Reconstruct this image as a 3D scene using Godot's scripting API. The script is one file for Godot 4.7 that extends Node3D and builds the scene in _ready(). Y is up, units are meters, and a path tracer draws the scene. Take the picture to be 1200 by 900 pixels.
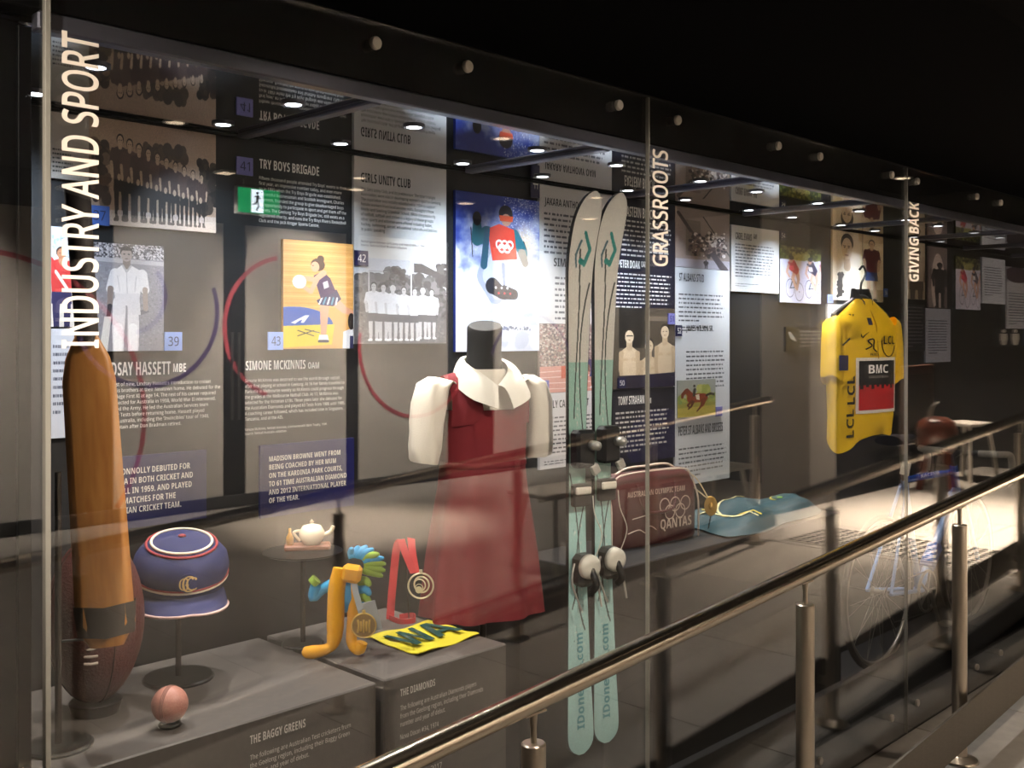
extends Node3D

# ---------------------------------------------------------------- camera numbers
const CAM_Z := 1.65
const EYE := 1.5
const FOC := 1200.0
const MIDDLE_U := 600.0
const HORIZON := 395.0
const COS_A := 0.71004
const SIN_A := 0.70416
const BACK := -0.6
const PLINTH_TOP := 0.76
const CASE_TOP := 1.994
const HALL_FLOOR := -0.25

var materials := {}
var box_cache := {}
var taken := {}
var rng := RandomNumberGenerator.new()
var font_bold: SystemFont
var font_plain: SystemFont
var font_serif: SystemFont
var font_medium: FontVariation

func _ready() -> void:
	rng.seed = 7
	font_bold = SystemFont.new()
	font_bold.font_names = PackedStringArray(["Droid Sans"])
	font_bold.font_weight = 700
	font_plain = SystemFont.new()
	font_plain.font_names = PackedStringArray(["Droid Sans"])
	font_serif = SystemFont.new()
	font_serif.font_names = PackedStringArray(["Droid Serif"])
	font_medium = FontVariation.new()
	font_medium.base_font = font_plain
	font_medium.variation_embolden = 0.45
	set_camera()
	set_surroundings()
	build_floors()
	build_hall_walls()
	build_case()
	build_case_lights()
	build_hall_lights()
	build_handrails()
	build_plinths()
	build_wall_prints()
	build_bat_and_balls()
	build_caps_and_figures()
	build_plush_and_medals()
	build_uniform()
	build_skis()
	build_bag_and_jacket()
	build_jersey()
	build_bicycle()
	build_hall_furniture()

func set_camera() -> void:
	var cam := Camera3D.new()
	cam.name = "camera"
	cam.projection = Camera3D.PROJECTION_FRUSTUM
	cam.near = 0.05
	cam.far = 60.0
	cam.size = 0.05 * 900.0 / FOC
	cam.frustum_offset = Vector2(0, 0.05 * (HORIZON - 450.0) / FOC)
	cam.position = Vector3(0, EYE, CAM_Z)
	cam.rotation.y = -atan2(COS_A, SIN_A)
	add_child(cam)
	cam.current = true

func set_surroundings() -> void:
	var we := WorldEnvironment.new()
	we.name = "surroundings"
	var e := Environment.new()
	e.background_mode = Environment.BG_COLOR
	e.background_color = Color(0, 0, 0)
	e.tonemap_mode = Environment.TONE_MAPPER_LINEAR
	e.tonemap_exposure = 1.2
	e.sdfgi_enabled = true
	e.ssao_enabled = true
	e.ssil_enabled = true
	we.environment = e
	add_child(we)

# ---------------------------------------------------------------- pixels to places
# a pixel gives a direction; the distance comes from the plane that carries the thing
func on_z(u: float, v: float, z: float) -> Vector3:
	var t := (u - MIDDLE_U) / FOC
	var k := (CAM_Z - z) / (SIN_A - COS_A * t)
	return Vector3(k * (COS_A + SIN_A * t), EYE + k * (HORIZON - v) / FOC, z)

func on_y(u: float, v: float, y: float) -> Vector3:
	var t := (u - MIDDLE_U) / FOC
	var k := (EYE - y) * FOC / (v - HORIZON)
	return Vector3(k * (COS_A + SIN_A * t), y, CAM_Z - k * (SIN_A - COS_A * t))

# ---------------------------------------------------------------- materials
func mat(key: String, hex: String, rough := 0.7, metal := 0.0, spec := 0.5) -> StandardMaterial3D:
	if materials.has(key):
		return materials[key]
	var m := StandardMaterial3D.new()
	m.resource_name = key
	m.albedo_color = Color(hex)
	m.roughness = rough
	m.metallic = metal
	m.metallic_specular = spec
	materials[key] = m
	return m

func grainy(key: String, dark: String, light: String, freq: float, scale: Vector3, rough := 0.7, metal := 0.0, relief := 0.0, octaves := 4) -> StandardMaterial3D:
	if materials.has(key):
		return materials[key]
	var m := StandardMaterial3D.new()
	m.resource_name = key
	m.roughness = rough
	m.metallic = metal
	var n := FastNoiseLite.new()
	n.seed = 11 + materials.size()
	n.frequency = freq
	n.fractal_octaves = octaves
	var t := NoiseTexture2D.new()
	t.width = 256
	t.height = 256
	t.seamless = true
	t.noise = n
	var g := Gradient.new()
	g.set_color(0, Color(dark))
	g.set_color(1, Color(light))
	t.color_ramp = g
	m.albedo_texture = t
	m.uv1_triplanar = true
	m.uv1_world_triplanar = false
	m.uv1_scale = scale
	if relief > 0.0:
		var h := NoiseTexture2D.new()
		h.width = 256
		h.height = 256
		h.seamless = true
		h.noise = n
		m.heightmap_enabled = true
		m.heightmap_texture = h
		m.heightmap_scale = relief
	materials[key] = m
	return m

func printed(im: Image, rough := 0.45) -> StandardMaterial3D:
	var m := StandardMaterial3D.new()
	m.resource_name = "print"
	m.albedo_texture = ImageTexture.create_from_image(im)
	m.roughness = rough
	m.texture_repeat = false
	return m

# ---------------------------------------------------------------- things and parts
func numbered(called: String) -> String:
	if not taken.has(called):
		taken[called] = 0
		return called
	taken[called] += 1
	return "%s_%03d" % [called, taken[called]]

func tag(o: Node3D, label: String, category: String, group := "") -> void:
	o.set_meta("label", label)
	o.set_meta("category", category)
	if group != "":
		o.set_meta("group", group)

func thing(called: String, label: String, category: String, at := Vector3.ZERO, turn := 0.0, group := "") -> Node3D:
	var o := Node3D.new()
	o.name = numbered(called)
	add_child(o)
	o.position = at
	o.rotation.y = turn
	tag(o, label, category, group)
	return o

func setting(called: String, mesh: Mesh, m: Material, at := Vector3.ZERO) -> MeshInstance3D:
	var o := MeshInstance3D.new()
	o.name = numbered(called)
	o.mesh = mesh
	o.material_override = m
	add_child(o)
	o.position = at
	o.set_meta("kind", "structure")
	return o

func part(called: String, mesh: Mesh, m: Material, parent: Node3D, at := Vector3.ZERO, turn := Vector3.ZERO) -> MeshInstance3D:
	var o := MeshInstance3D.new()
	o.name = called
	o.mesh = mesh
	o.material_override = m
	parent.add_child(o, true)
	o.position = at
	o.rotation = turn
	return o

# ---------------------------------------------------------------- meshes
func face(st: SurfaceTool, pts: Array, out: Vector3) -> void:
	var n: Vector3 = (pts[1] - pts[0]).cross(pts[2] - pts[0])
	var p := pts.duplicate()
	if n.dot(out) > 0.0:
		p.reverse()
	for i in range(1, p.size() - 1):
		st.add_vertex(p[0])
		st.add_vertex(p[i])
		st.add_vertex(p[i + 1])

func begin(smooth := false) -> SurfaceTool:
	var st := SurfaceTool.new()
	st.begin(Mesh.PRIMITIVE_TRIANGLES)
	st.set_smooth_group(0 if smooth else -1)
	return st

func finish(st: SurfaceTool) -> ArrayMesh:
	st.generate_normals()
	return st.commit()

func cbox(size: Vector3, b := 0.003) -> ArrayMesh:
	var key := "%s/%s" % [size, b]
	if box_cache.has(key):
		return box_cache[key]
	var st := begin()
	var h := size / 2.0
	b = minf(b, minf(h.x, minf(h.y, h.z)) * 0.9)
	for ax in 3:
		var o1 := (ax + 1) % 3
		var o2 := (ax + 2) % 3
		for s in [-1.0, 1.0]:
			var pts := []
			for c in [[-1, -1], [1, -1], [1, 1], [-1, 1]]:
				var p := Vector3.ZERO
				p[ax] = s * h[ax]
				p[o1] = c[0] * (h[o1] - b)
				p[o2] = c[1] * (h[o2] - b)
				pts.append(p)
			var out := Vector3.ZERO
			out[ax] = s
			face(st, pts, out)
			for s2 in [-1.0, 1.0]:
				var e := []
				for c in [-1.0, 1.0]:
					var p := Vector3.ZERO
					p[ax] = s * h[ax]
					p[o1] = s2 * (h[o1] - b)
					p[o2] = c * (h[o2] - b)
					e.append(p)
				for c in [1.0, -1.0]:
					var p := Vector3.ZERO
					p[ax] = s * (h[ax] - b)
					p[o1] = s2 * h[o1]
					p[o2] = c * (h[o2] - b)
					e.append(p)
				var o := Vector3.ZERO
				o[ax] = s
				o[o1] = s2
				face(st, e, o)
	for sx in [-1.0, 1.0]:
		for sy in [-1.0, 1.0]:
			for sz in [-1.0, 1.0]:
				face(st, [Vector3(sx * h.x, sy * (h.y - b), sz * (h.z - b)), Vector3(sx * (h.x - b), sy * h.y, sz * (h.z - b)), Vector3(sx * (h.x - b), sy * (h.y - b), sz * h.z)], Vector3(sx, sy, sz))
	var m := finish(st)
	box_cache[key] = m
	return m

# rows of points joined into a skin; every row has as many points
func skin(rows: Array, closed := true, cap := true, smooth := true, uv := false, heights := []) -> ArrayMesh:
	var st := begin(smooth)
	var n: int = rows[0].size()
	var last := n if closed else n - 1
	for i in rows.size() - 1:
		for j in last:
			var j2 := (j + 1) % n
			var q := [rows[i][j], rows[i][j2], rows[i + 1][j2], rows[i + 1][j]]
			var v0: float = heights[i] if heights else float(i) / (rows.size() - 1)
			var v1: float = heights[i + 1] if heights else float(i + 1) / (rows.size() - 1)
			var w := [Vector2(float(j) / last, v0), Vector2(float(j + 1) / last, v0), Vector2(float(j + 1) / last, v1), Vector2(float(j) / last, v1)]
			for k in [0, 1, 2, 0, 2, 3]:
				if uv:
					st.set_uv(w[k])
				st.add_vertex(q[k])
	if cap and closed:
		st.set_smooth_group(-1)
		for e in [0, rows.size() - 1]:
			var c := Vector3.ZERO
			for p in rows[e]:
				c += p
			c /= n
			for j in n:
				var a: Vector3 = rows[e][j]
				var b: Vector3 = rows[e][(j + 1) % n]
				for p in ([c, b, a] if e == 0 else [c, a, b]):
					if uv:
						st.set_uv(Vector2(0.5, 0.0 if e == 0 else 1.0))
					st.add_vertex(p)
	return finish(st)

func lathe(profile: Array, seg := 24) -> ArrayMesh:
	var rows := []
	for p in profile:
		var r := []
		for j in seg:
			var a := TAU * j / seg
			r.append(Vector3(p.x * cos(a), p.y, p.x * sin(a)))
		rows.append(r)
	return skin(rows, true, true, true)

# hard-edged lathe: each band shaded on its own
func lathe_hard(profile: Array, seg := 24) -> ArrayMesh:
	var st := begin(true)
	var g := 0
	for i in profile.size() - 1:
		st.set_smooth_group(g)
		g += 1
		for j in seg:
			var a := TAU * j / seg
			var b := TAU * (j + 1) / seg
			var p: Vector2 = profile[i]
			var q: Vector2 = profile[i + 1]
			var v := [Vector3(p.x * cos(a), p.y, p.x * sin(a)), Vector3(p.x * cos(b), p.y, p.x * sin(b)), Vector3(q.x * cos(b), q.y, q.x * sin(b)), Vector3(q.x * cos(a), q.y, q.x * sin(a))]
			for k in [0, 1, 2, 0, 2, 3]:
				st.add_vertex(v[k])
	return finish(st)

func tube(path: Array, radius, sides := 10, cap := true) -> ArrayMesh:
	var rows := []
	var n := path.size()
	var up := Vector3.ZERO
	for i in n:
		var d: Vector3 = path[mini(i + 1, n - 1)] - path[maxi(i - 1, 0)]
		d = d.normalized()
		if up == Vector3.ZERO:
			up = Vector3.UP if absf(d.y) < 0.9 else Vector3.RIGHT
		var side := d.cross(up).normalized()
		up = side.cross(d).normalized()
		var r: float = radius[i] if radius is Array else radius
		var row := []
		for j in sides:
			var a := TAU * j / sides
			row.append(path[i] + side * cos(a) * r + up * sin(a) * r)
		rows.append(row)
	return skin(rows, true, cap, true)

func smooth_path(pts: Array, steps := 6) -> Array:
	var out := []
	for i in pts.size() - 1:
		var p0: Vector3 = pts[maxi(i - 1, 0)]
		var p1: Vector3 = pts[i]
		var p2: Vector3 = pts[i + 1]
		var p3: Vector3 = pts[mini(i + 2, pts.size() - 1)]
		for k in steps:
			out.append(p1.cubic_interpolate(p2, p0, p3, float(k) / steps))
	out.append(pts[-1])
	return out

# a flat band of cloth along a path; across gives the direction of its width
func band(path: Array, across: Vector3, width: float, thick := 0.0015) -> ArrayMesh:
	var rows := []
	var n := path.size()
	for i in n:
		var d: Vector3 = (path[mini(i + 1, n - 1)] - path[maxi(i - 1, 0)]).normalized()
		var nrm := d.cross(across).normalized() * thick / 2.0
		var w := across.normalized() * width / 2.0
		rows.append([path[i] - w - nrm, path[i] + w - nrm, path[i] + w + nrm, path[i] - w + nrm])
	return skin(rows, true, true, false)

# outline in x, y pushed out along z by depth, centred on z = 0
func slab(outline: Array, depth: float) -> ArrayMesh:
	var st := begin()
	var poly := PackedVector2Array(outline)
	var idx := Geometry2D.triangulate_polygon(poly)
	var h := depth / 2.0
	for i in range(0, idx.size(), 3):
		for s in [1.0, -1.0]:
			var pts := []
			for k in 3:
				var p := poly[idx[i + k]]
				pts.append(Vector3(p.x, p.y, s * h))
			face(st, pts, Vector3(0, 0, s))
	var c := Vector2.ZERO
	for p in poly:
		c += p
	c /= poly.size()
	var turn := 1.0 if not Geometry2D.is_polygon_clockwise(poly) else -1.0
	for i in poly.size():
		var a := poly[i]
		var b := poly[(i + 1) % poly.size()]
		var d := b - a
		face(st, [Vector3(a.x, a.y, -h), Vector3(b.x, b.y, -h), Vector3(b.x, b.y, h), Vector3(a.x, a.y, h)], Vector3(d.y, -d.x, 0) * turn)
	return finish(st)

# a board in the x, y plane whose front face carries a print
func board(w: float, h: float, d: float) -> ArrayMesh:
	var key := "board %.4f %.4f %.4f" % [w, h, d]
	if box_cache.has(key):
		return box_cache[key]
	var st := begin()
	var a := w / 2
	var b := h / 2
	var z := d / 2
	var q := [Vector3(-a, b, z), Vector3(a, b, z), Vector3(a, -b, z), Vector3(-a, -b, z)]
	var uv := [Vector2(0, 0), Vector2(1, 0), Vector2(1, 1), Vector2(0, 1)]
	for k in [0, 1, 2, 0, 2, 3]:
		st.set_uv(uv[k])
		st.add_vertex(q[k])
	st.set_uv(Vector2(0.005, 0.005))
	for i in 4:
		var p: Vector3 = q[i]
		var r: Vector3 = q[(i + 1) % 4]
		var back := Vector3(0, 0, -d)
		face(st, [p, r, r + back, p + back], (p + r) / 2 - Vector3(0, 0, z))
	face(st, [q[0] - Vector3(0, 0, d), q[1] - Vector3(0, 0, d), q[2] - Vector3(0, 0, d), q[3] - Vector3(0, 0, d)], Vector3(0, 0, -1))
	var m := finish(st)
	box_cache[key] = m
	return m

# lettering that fills a given width and height; at is its lower left corner in the parent's axes
func lettering(parent: Node3D, words: String, at: Vector3, w: float, h: float, m: Material, font: Font = null, depth := 0.0, turn := 0.0, spacing := 0.0) -> MeshInstance3D:
	var t := TextMesh.new()
	t.text = words
	t.font = font if font else font_bold
	t.font_size = 48
	t.pixel_size = 0.01
	t.depth = depth
	t.curve_step = 3.0
	t.horizontal_alignment = HORIZONTAL_ALIGNMENT_LEFT
	t.line_spacing = spacing
	var box := t.get_aabb()
	var o := MeshInstance3D.new()
	o.name = "lettering"
	o.mesh = t
	o.material_override = m
	parent.add_child(o, true)
	var s := Vector3(w / maxf(box.size.x, 0.001), h / maxf(box.size.y, 0.001), 1.0)
	var basis_ := Basis(Vector3(0, 0, 1), turn) * Basis.from_scale(s)
	o.transform = Transform3D(basis_, at - basis_ * Vector3(box.position.x, box.position.y, 0))
	return o

# ---------------------------------------------------------------- painting prints
func paint(w: int, h: int, hex: String) -> Image:
	var im := Image.create(w, h, false, Image.FORMAT_RGB8)
	im.fill(Color(hex))
	return im

func row(im: Image, x0: float, x1: float, y: int, c: Color) -> void:
	var a := clampi(roundi(x0), 0, im.get_width())
	var b := clampi(roundi(x1), 0, im.get_width())
	if b > a and y >= 0 and y < im.get_height():
		im.fill_rect(Rect2i(a, y, b - a, 1), c)

func oval(im: Image, cx: float, cy: float, rx: float, ry: float, hex: String) -> void:
	var W := im.get_width()
	var H := im.get_height()
	var c := Color(hex)
	for y in range(floori((cy - ry) * H), ceili((cy + ry) * H) + 1):
		var k := (float(y) / H - cy) / ry
		if absf(k) <= 1.0:
			var d := rx * sqrt(1.0 - k * k)
			row(im, (cx - d) * W, (cx + d) * W, y, c)

func shape(im: Image, pts: Array, hex: String) -> void:
	var W := im.get_width()
	var H := im.get_height()
	var c := Color(hex)
	var lo := 1e9
	var hi := -1e9
	for p in pts:
		lo = minf(lo, p.y)
		hi = maxf(hi, p.y)
	for y in range(maxi(0, floori(lo * H)), mini(H, ceili(hi * H) + 1)):
		var yy := (y + 0.5) / H
		var xs := []
		for i in pts.size():
			var a: Vector2 = pts[i]
			var b: Vector2 = pts[(i + 1) % pts.size()]
			if (a.y <= yy) != (b.y <= yy):
				xs.append(a.x + (yy - a.y) / (b.y - a.y) * (b.x - a.x))
		xs.sort()
		for i in range(0, xs.size() - 1, 2):
			row(im, xs[i] * W, xs[i + 1] * W, y, c)

func limb(im: Image, pts: Array, r0: float, r1: float, hex: String) -> void:
	# a bent, tapering stroke; radii are shares of the width
	var asp := float(im.get_width()) / im.get_height()
	var n := pts.size() - 1
	for i in n:
		var a: Vector2 = pts[i]
		var b: Vector2 = pts[i + 1]
		var ra := lerpf(r0, r1, float(i) / n)
		var rb := lerpf(r0, r1, float(i + 1) / n)
		var d := Vector2(b.x - a.x, (b.y - a.y) / asp)
		if d.length() < 1e-5:
			continue
		var s := Vector2(-d.y, d.x).normalized()
		shape(im, [a + Vector2(s.x * ra, s.y * ra * asp), b + Vector2(s.x * rb, s.y * rb * asp), b - Vector2(s.x * rb, s.y * rb * asp), a - Vector2(s.x * ra, s.y * ra * asp)], hex)
		oval(im, a.x, a.y, ra, ra * asp, hex)
		oval(im, b.x, b.y, rb, rb * asp, hex)

func speckle(im: Image, amount: float, seed_: int, x0 := 0.0, y0 := 0.0, x1 := 1.0, y1 := 1.0) -> void:
	var r := RandomNumberGenerator.new()
	r.seed = seed_
	for y in range(int(y0 * im.get_height()), int(y1 * im.get_height())):
		for x in range(int(x0 * im.get_width()), int(x1 * im.get_width())):
			var k := 1.0 + amount * (r.randf() - 0.5) * 2.0
			var c := im.get_pixel(x, y)
			im.set_pixel(x, y, Color(clampf(c.r * k, 0, 1), clampf(c.g * k, 0, 1), clampf(c.b * k, 0, 1)))

func dabs(im: Image, count: int, seed_: int, x0: float, y0: float, x1: float, y1: float, r: float, hexes: Array) -> void:
	var g := RandomNumberGenerator.new()
	g.seed = seed_
	var asp := float(im.get_width()) / im.get_height()
	for i in count:
		var q := r * g.randf_range(0.5, 1.3)
		oval(im, g.randf_range(x0, x1), g.randf_range(y0, y1), q, q * asp, hexes[g.randi() % hexes.size()])

# lines of small print that the photograph does not let one read
func small_print(im: Image, x0: float, y0: float, x1: float, lines: int, pitch: float, hex: String, seed_: int, thick := 0.42) -> void:
	var g := RandomNumberGenerator.new()
	g.seed = seed_
	var W := im.get_width()
	var H := im.get_height()
	var c := Color(hex)
	for i in lines:
		var x := x0
		var end := x1 - (g.randf() * 0.12 * (x1 - x0)) if i < lines - 1 else lerpf(x0, x1, 0.45)
		var y := int((y0 + i * pitch) * H)
		var th := maxi(1, int(pitch * thick * H))
		while x < end:
			var w := g.randf_range(0.02, 0.09)
			var xe := minf(x + w, end)
			im.fill_rect(Rect2i(int(x * W), y, maxi(1, int((xe - x) * W)), th), c)
			if g.randf() < 0.5:
				im.fill_rect(Rect2i(int((x + w * 0.3) * W), y - 1, maxi(1, int(0.006 * W)), th), c)
			x = xe + 0.014

# a standing figure: foot line, height, colours
func figure(im: Image, x: float, foot: float, h: float, skin_: String, hair: String, top: String, low: String, shoe: String, long_legs := true, wide := 1.0) -> void:
	var asp := float(im.get_width()) / im.get_height()
	var w := h / asp * 0.13 * wide
	var y := foot - h
	for s in [-1.0, 1.0]:
		limb(im, [Vector2(x + s * w * 0.5, foot - h * 0.5), Vector2(x + s * w * 0.55, foot - h * 0.26), Vector2(x + s * w * 0.5, foot - h * 0.03)], w * 0.42, w * 0.26, low if long_legs else skin_)
		limb(im, [Vector2(x + s * w * 0.45, foot - h * 0.015), Vector2(x + s * w * 0.8, foot - h * 0.008)], w * 0.25, w * 0.2, shoe)
	shape(im, [Vector2(x - w * 0.95, foot - h * 0.5), Vector2(x + w * 0.95, foot - h * 0.5), Vector2(x + w * (1.0 if long_legs else 1.15), foot - h * 0.33), Vector2(x - w * (1.0 if long_legs else 1.15), foot - h * 0.33)], low)
	shape(im, [Vector2(x - w * 1.15, y + h * 0.18), Vector2(x - w * 0.4, y + h * 0.145), Vector2(x + w * 0.4, y + h * 0.145), Vector2(x + w * 1.15, y + h * 0.18), Vector2(x + w * 0.95, foot - h * 0.47), Vector2(x - w * 0.95, foot - h * 0.47)], top)
	for s in [-1.0, 1.0]:
		limb(im, [Vector2(x + s * w * 1.05, y + h * 0.2), Vector2(x + s * w * 1.35, y + h * 0.34)], w * 0.36, w * 0.32, top)
		limb(im, [Vector2(x + s * w * 1.35, y + h * 0.34), Vector2(x + s * w * 1.2, y + h * 0.5)], w * 0.24, w * 0.2, skin_)
	limb(im, [Vector2(x, y + h * 0.15), Vector2(x, y + h * 0.1)], w * 0.3, w * 0.3, skin_)
	oval(im, x, y + h * 0.06, w * 0.55, h * 0.065, hair)
	oval(im, x, y + h * 0.075, w * 0.44, h * 0.058, skin_)
	oval(im, x - w * 0.16, y + h * 0.07, w * 0.08, h * 0.006, hair)
	oval(im, x + w * 0.16, y + h * 0.07, w * 0.08, h * 0.006, hair)

# ---------------------------------------------------------------- the place
func ramp_y(x: float) -> float:
	return clampf(0.02 + (x - 3.667) / 14.0, HALL_FLOOR, 0.18)

func tiles(parent: Node3D, x0: float, x1: float, z0: float, z1: float, y: float, nx: int, nz: int, key: String) -> void:
	var sx := (x1 - x0) / nx
	var sz := (z1 - z0) / nz
	var mesh := cbox(Vector3(sx - 0.005, 0.012, sz - 0.005), 0.002)
	var shades := [["88837c", "969089"], ["837e78", "918b84"], ["8c867e", "9a948b"]]
	for i in nx:
		for j in nz:
			var k := (i * 7 + j * 5) % 3
			var m := grainy("%s %d" % [key, k], shades[k][0], shades[k][1], 0.03, Vector3.ONE * 1.7, 0.42)
			part("tile", mesh, m, parent, Vector3(x0 + sx * (i + 0.5), y, z0 + sz * (j + 0.5)))

func build_floors() -> void:
	var grout := mat("grout", "3a3733", 0.9)
	var low := setting("floor", cbox(Vector3(15.4, 0.1, 6.1), 0.0), grout, Vector3(3.3, HALL_FLOOR - 0.062, 4.9))
	tiles(low, -7.6, 7.6, -3.0, 3.0, 0.056, 17, 7, "stone tile")
	var slope := atan(1.0 / 14.0)
	var len_ := 6.013 / cos(slope)
	var ramp := setting("floor_ramp", cbox(Vector3(len_, 0.1, 1.74), 0.0), grout, Vector3(2.8935, -0.035 - 0.062, 1.075))
	ramp.rotation.z = slope
	tiles(ramp, -len_ / 2, len_ / 2, -0.865, 0.865, 0.056, 7, 2, "stone tile")
	var land := setting("floor_landing", cbox(Vector3(4.9, 0.43, 2.1), 0.0), grout, Vector3(8.35, 0.18 - 0.227, 1.255))
	tiles(land, -2.45, 2.45, -1.05, 1.05, 0.221, 6, 3, "stone tile")
	var start := setting("floor_ramp_foot", cbox(Vector3(4.2, 0.1, 1.74), 0.0), grout, Vector3(-2.22, HALL_FLOOR - 0.062, 1.075))
	tiles(start, -2.1, 2.1, -0.865, 0.865, 0.056, 5, 2, "stone tile")
	# level strip along the foot of the glass
	var strip := setting("trim_1", cbox(Vector3(15.2, 0.4, 0.22), 0.0), grout, Vector3(3.3, -0.212, 0.09))
	tiles(strip, -7.6, 7.6, -0.11, 0.105, 0.206, 13, 1, "stone tile")
	# tactile studs where the ramp meets the landing
	var t := thing("tactile_strip", "strip of dark round tactile studs across the head of the ramp", "tactile paving", Vector3(6.28, 0.18, 1.05))
	part("backing_sheet", cbox(Vector3(0.62, 0.004, 1.44), 0.001), mat("stud sheet", "9a948b", 0.7), t, Vector3(0, 0.004, 0))
	var stud := lathe_hard([Vector2(0.0, 0.0), Vector2(0.0215, 0.0), Vector2(0.02, 0.003), Vector2(0.0, 0.0035)], 12)
	var sm := mat("stud", "080706", 0.95, 0.0, 0.1)
	for i in 10:
		for j in 24:
			part("stud", stud, sm, t, Vector3(-0.27 + i * 0.06, 0.006, -0.69 + j * 0.06))

func build_hall_walls() -> void:
	var black := mat("black paint", "060607", 0.9, 0.0, 0.2)
	setting("ceiling", cbox(Vector3(15.4, 0.1, 8.8), 0.0), black, Vector3(3.3, 3.05, 3.5))
	# the wall over and behind the case
	setting("wall_back", cbox(Vector3(15.4, 3.4, 0.1), 0.0), grainy("charcoal wall", "131315", "18181a", 0.05, Vector3.ONE * 2.0, 0.6), Vector3(3.3, 1.4, BACK - 0.05))
	setting("wall_bulkhead", cbox(Vector3(15.4, 0.85, 0.5), 0.0), black, Vector3(3.3, 2.58, BACK + 0.252))
	setting("wall_left", cbox(Vector3(0.1, 3.4, 8.8), 0.0), black, Vector3(-4.35, 1.4, 3.5))
	setting("wall_right", cbox(Vector3(0.1, 3.4, 8.8), 0.0), mat("dark end wall", "0b0b0d", 0.7), Vector3(10.85, 1.4, 3.5))
	var wf := setting("wall_front", cbox(Vector3(15.4, 3.4, 0.1), 0.0), black, Vector3(3.3, 1.4, 7.86))
	# pale grey wall panels with painted court lines
	var grey := grainy("grey wall panel", "aba69f", "b8b2a9", 0.02, Vector3.ONE, 0.6)
	for p in [[-0.6, 1.05], [1.3, 3.55], [4.2, 5.34], [5.6, 6.87], [7.05, 8.4], [9.2, 10.6]]:
		var w: float = p[1] - p[0]
		part("panel", cbox(Vector3(w, 2.9, 0.03), 0.004), grey, wf, Vector3((p[0] + p[1]) / 2 - 3.3, -0.19, -0.066))
	part("skirting_board", cbox(Vector3(15.2, 0.12, 0.02), 0.003), mat("dark skirting", "1b1a1a", 0.5), wf, Vector3(0, -1.58, -0.095))
	var red := mat("court line red", "a33a44", 0.5)
	var violet := mat("court line violet", "4a3a66", 0.5)
	var z := -0.084
	for arc in [[3.0, 0.75, 1.5, -35.0, 130.0, red], [4.55, 1.75, 0.72, -160.0, 20.0, violet], [4.35, 1.9, 0.36, -80.0, 40.0, violet], [6.1, 1.6, 0.75, 100.0, 250.0, red], [7.9, 1.4, 0.85, 170.0, 330.0, red], [9.9, 1.0, 0.8, 20.0, 160.0, violet]]:
		part("court_line", flat_arc(arc[2], 0.045, arc[3], arc[4], 0.004), arc[5], wf, Vector3(arc[0] - 3.3, arc[1] - 1.4, z))
	# door pulls between the grey panels
	for x in [5.43, 5.51]:
		part("door_pull", tube([Vector3(0, -0.45, 0), Vector3(0, 0.45, 0)], 0.014, 8), mat("dull steel", "8a8782", 0.35, 1.0), wf, Vector3(x - 3.3, -0.3, -0.1))
	# grey pier beyond the bench
	setting("wall_pier", cbox(Vector3(0.5, 3.1, 0.5), 0.006), grey, Vector3(8.72, 1.15, 3.2))
	# black screen wall by the landing
	setting("wall_screen", cbox(Vector3(1.6, 3.2, 0.12), 0.004), mat("black lacquer", "060607", 0.5), Vector3(9.9, 1.4, 3.1))

func flat_arc(r: float, w: float, a0: float, a1: float, d: float) -> ArrayMesh:
	var o := []
	var n := 28
	for i in n + 1:
		var a := deg_to_rad(lerpf(a0, a1, float(i) / n))
		o.append(Vector2(cos(a), sin(a)) * (r + w / 2))
	for i in n + 1:
		var a := deg_to_rad(lerpf(a1, a0, float(i) / n))
		o.append(Vector2(cos(a), sin(a)) * (r - w / 2))
	return slab(o, d)

# ---------------------------------------------------------------- the glazed case
func glass() -> StandardMaterial3D:
	if materials.has("glass"):
		return materials["glass"]
	var m := StandardMaterial3D.new()
	m.resource_name = "glass"
	m.transparency = BaseMaterial3D.TRANSPARENCY_ALPHA
	m.albedo_color = Color(0.05, 0.06, 0.06, 0.004)
	m.roughness = 0.0
	m.metallic_specular = 0.5
	materials["glass"] = m
	return m

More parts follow.
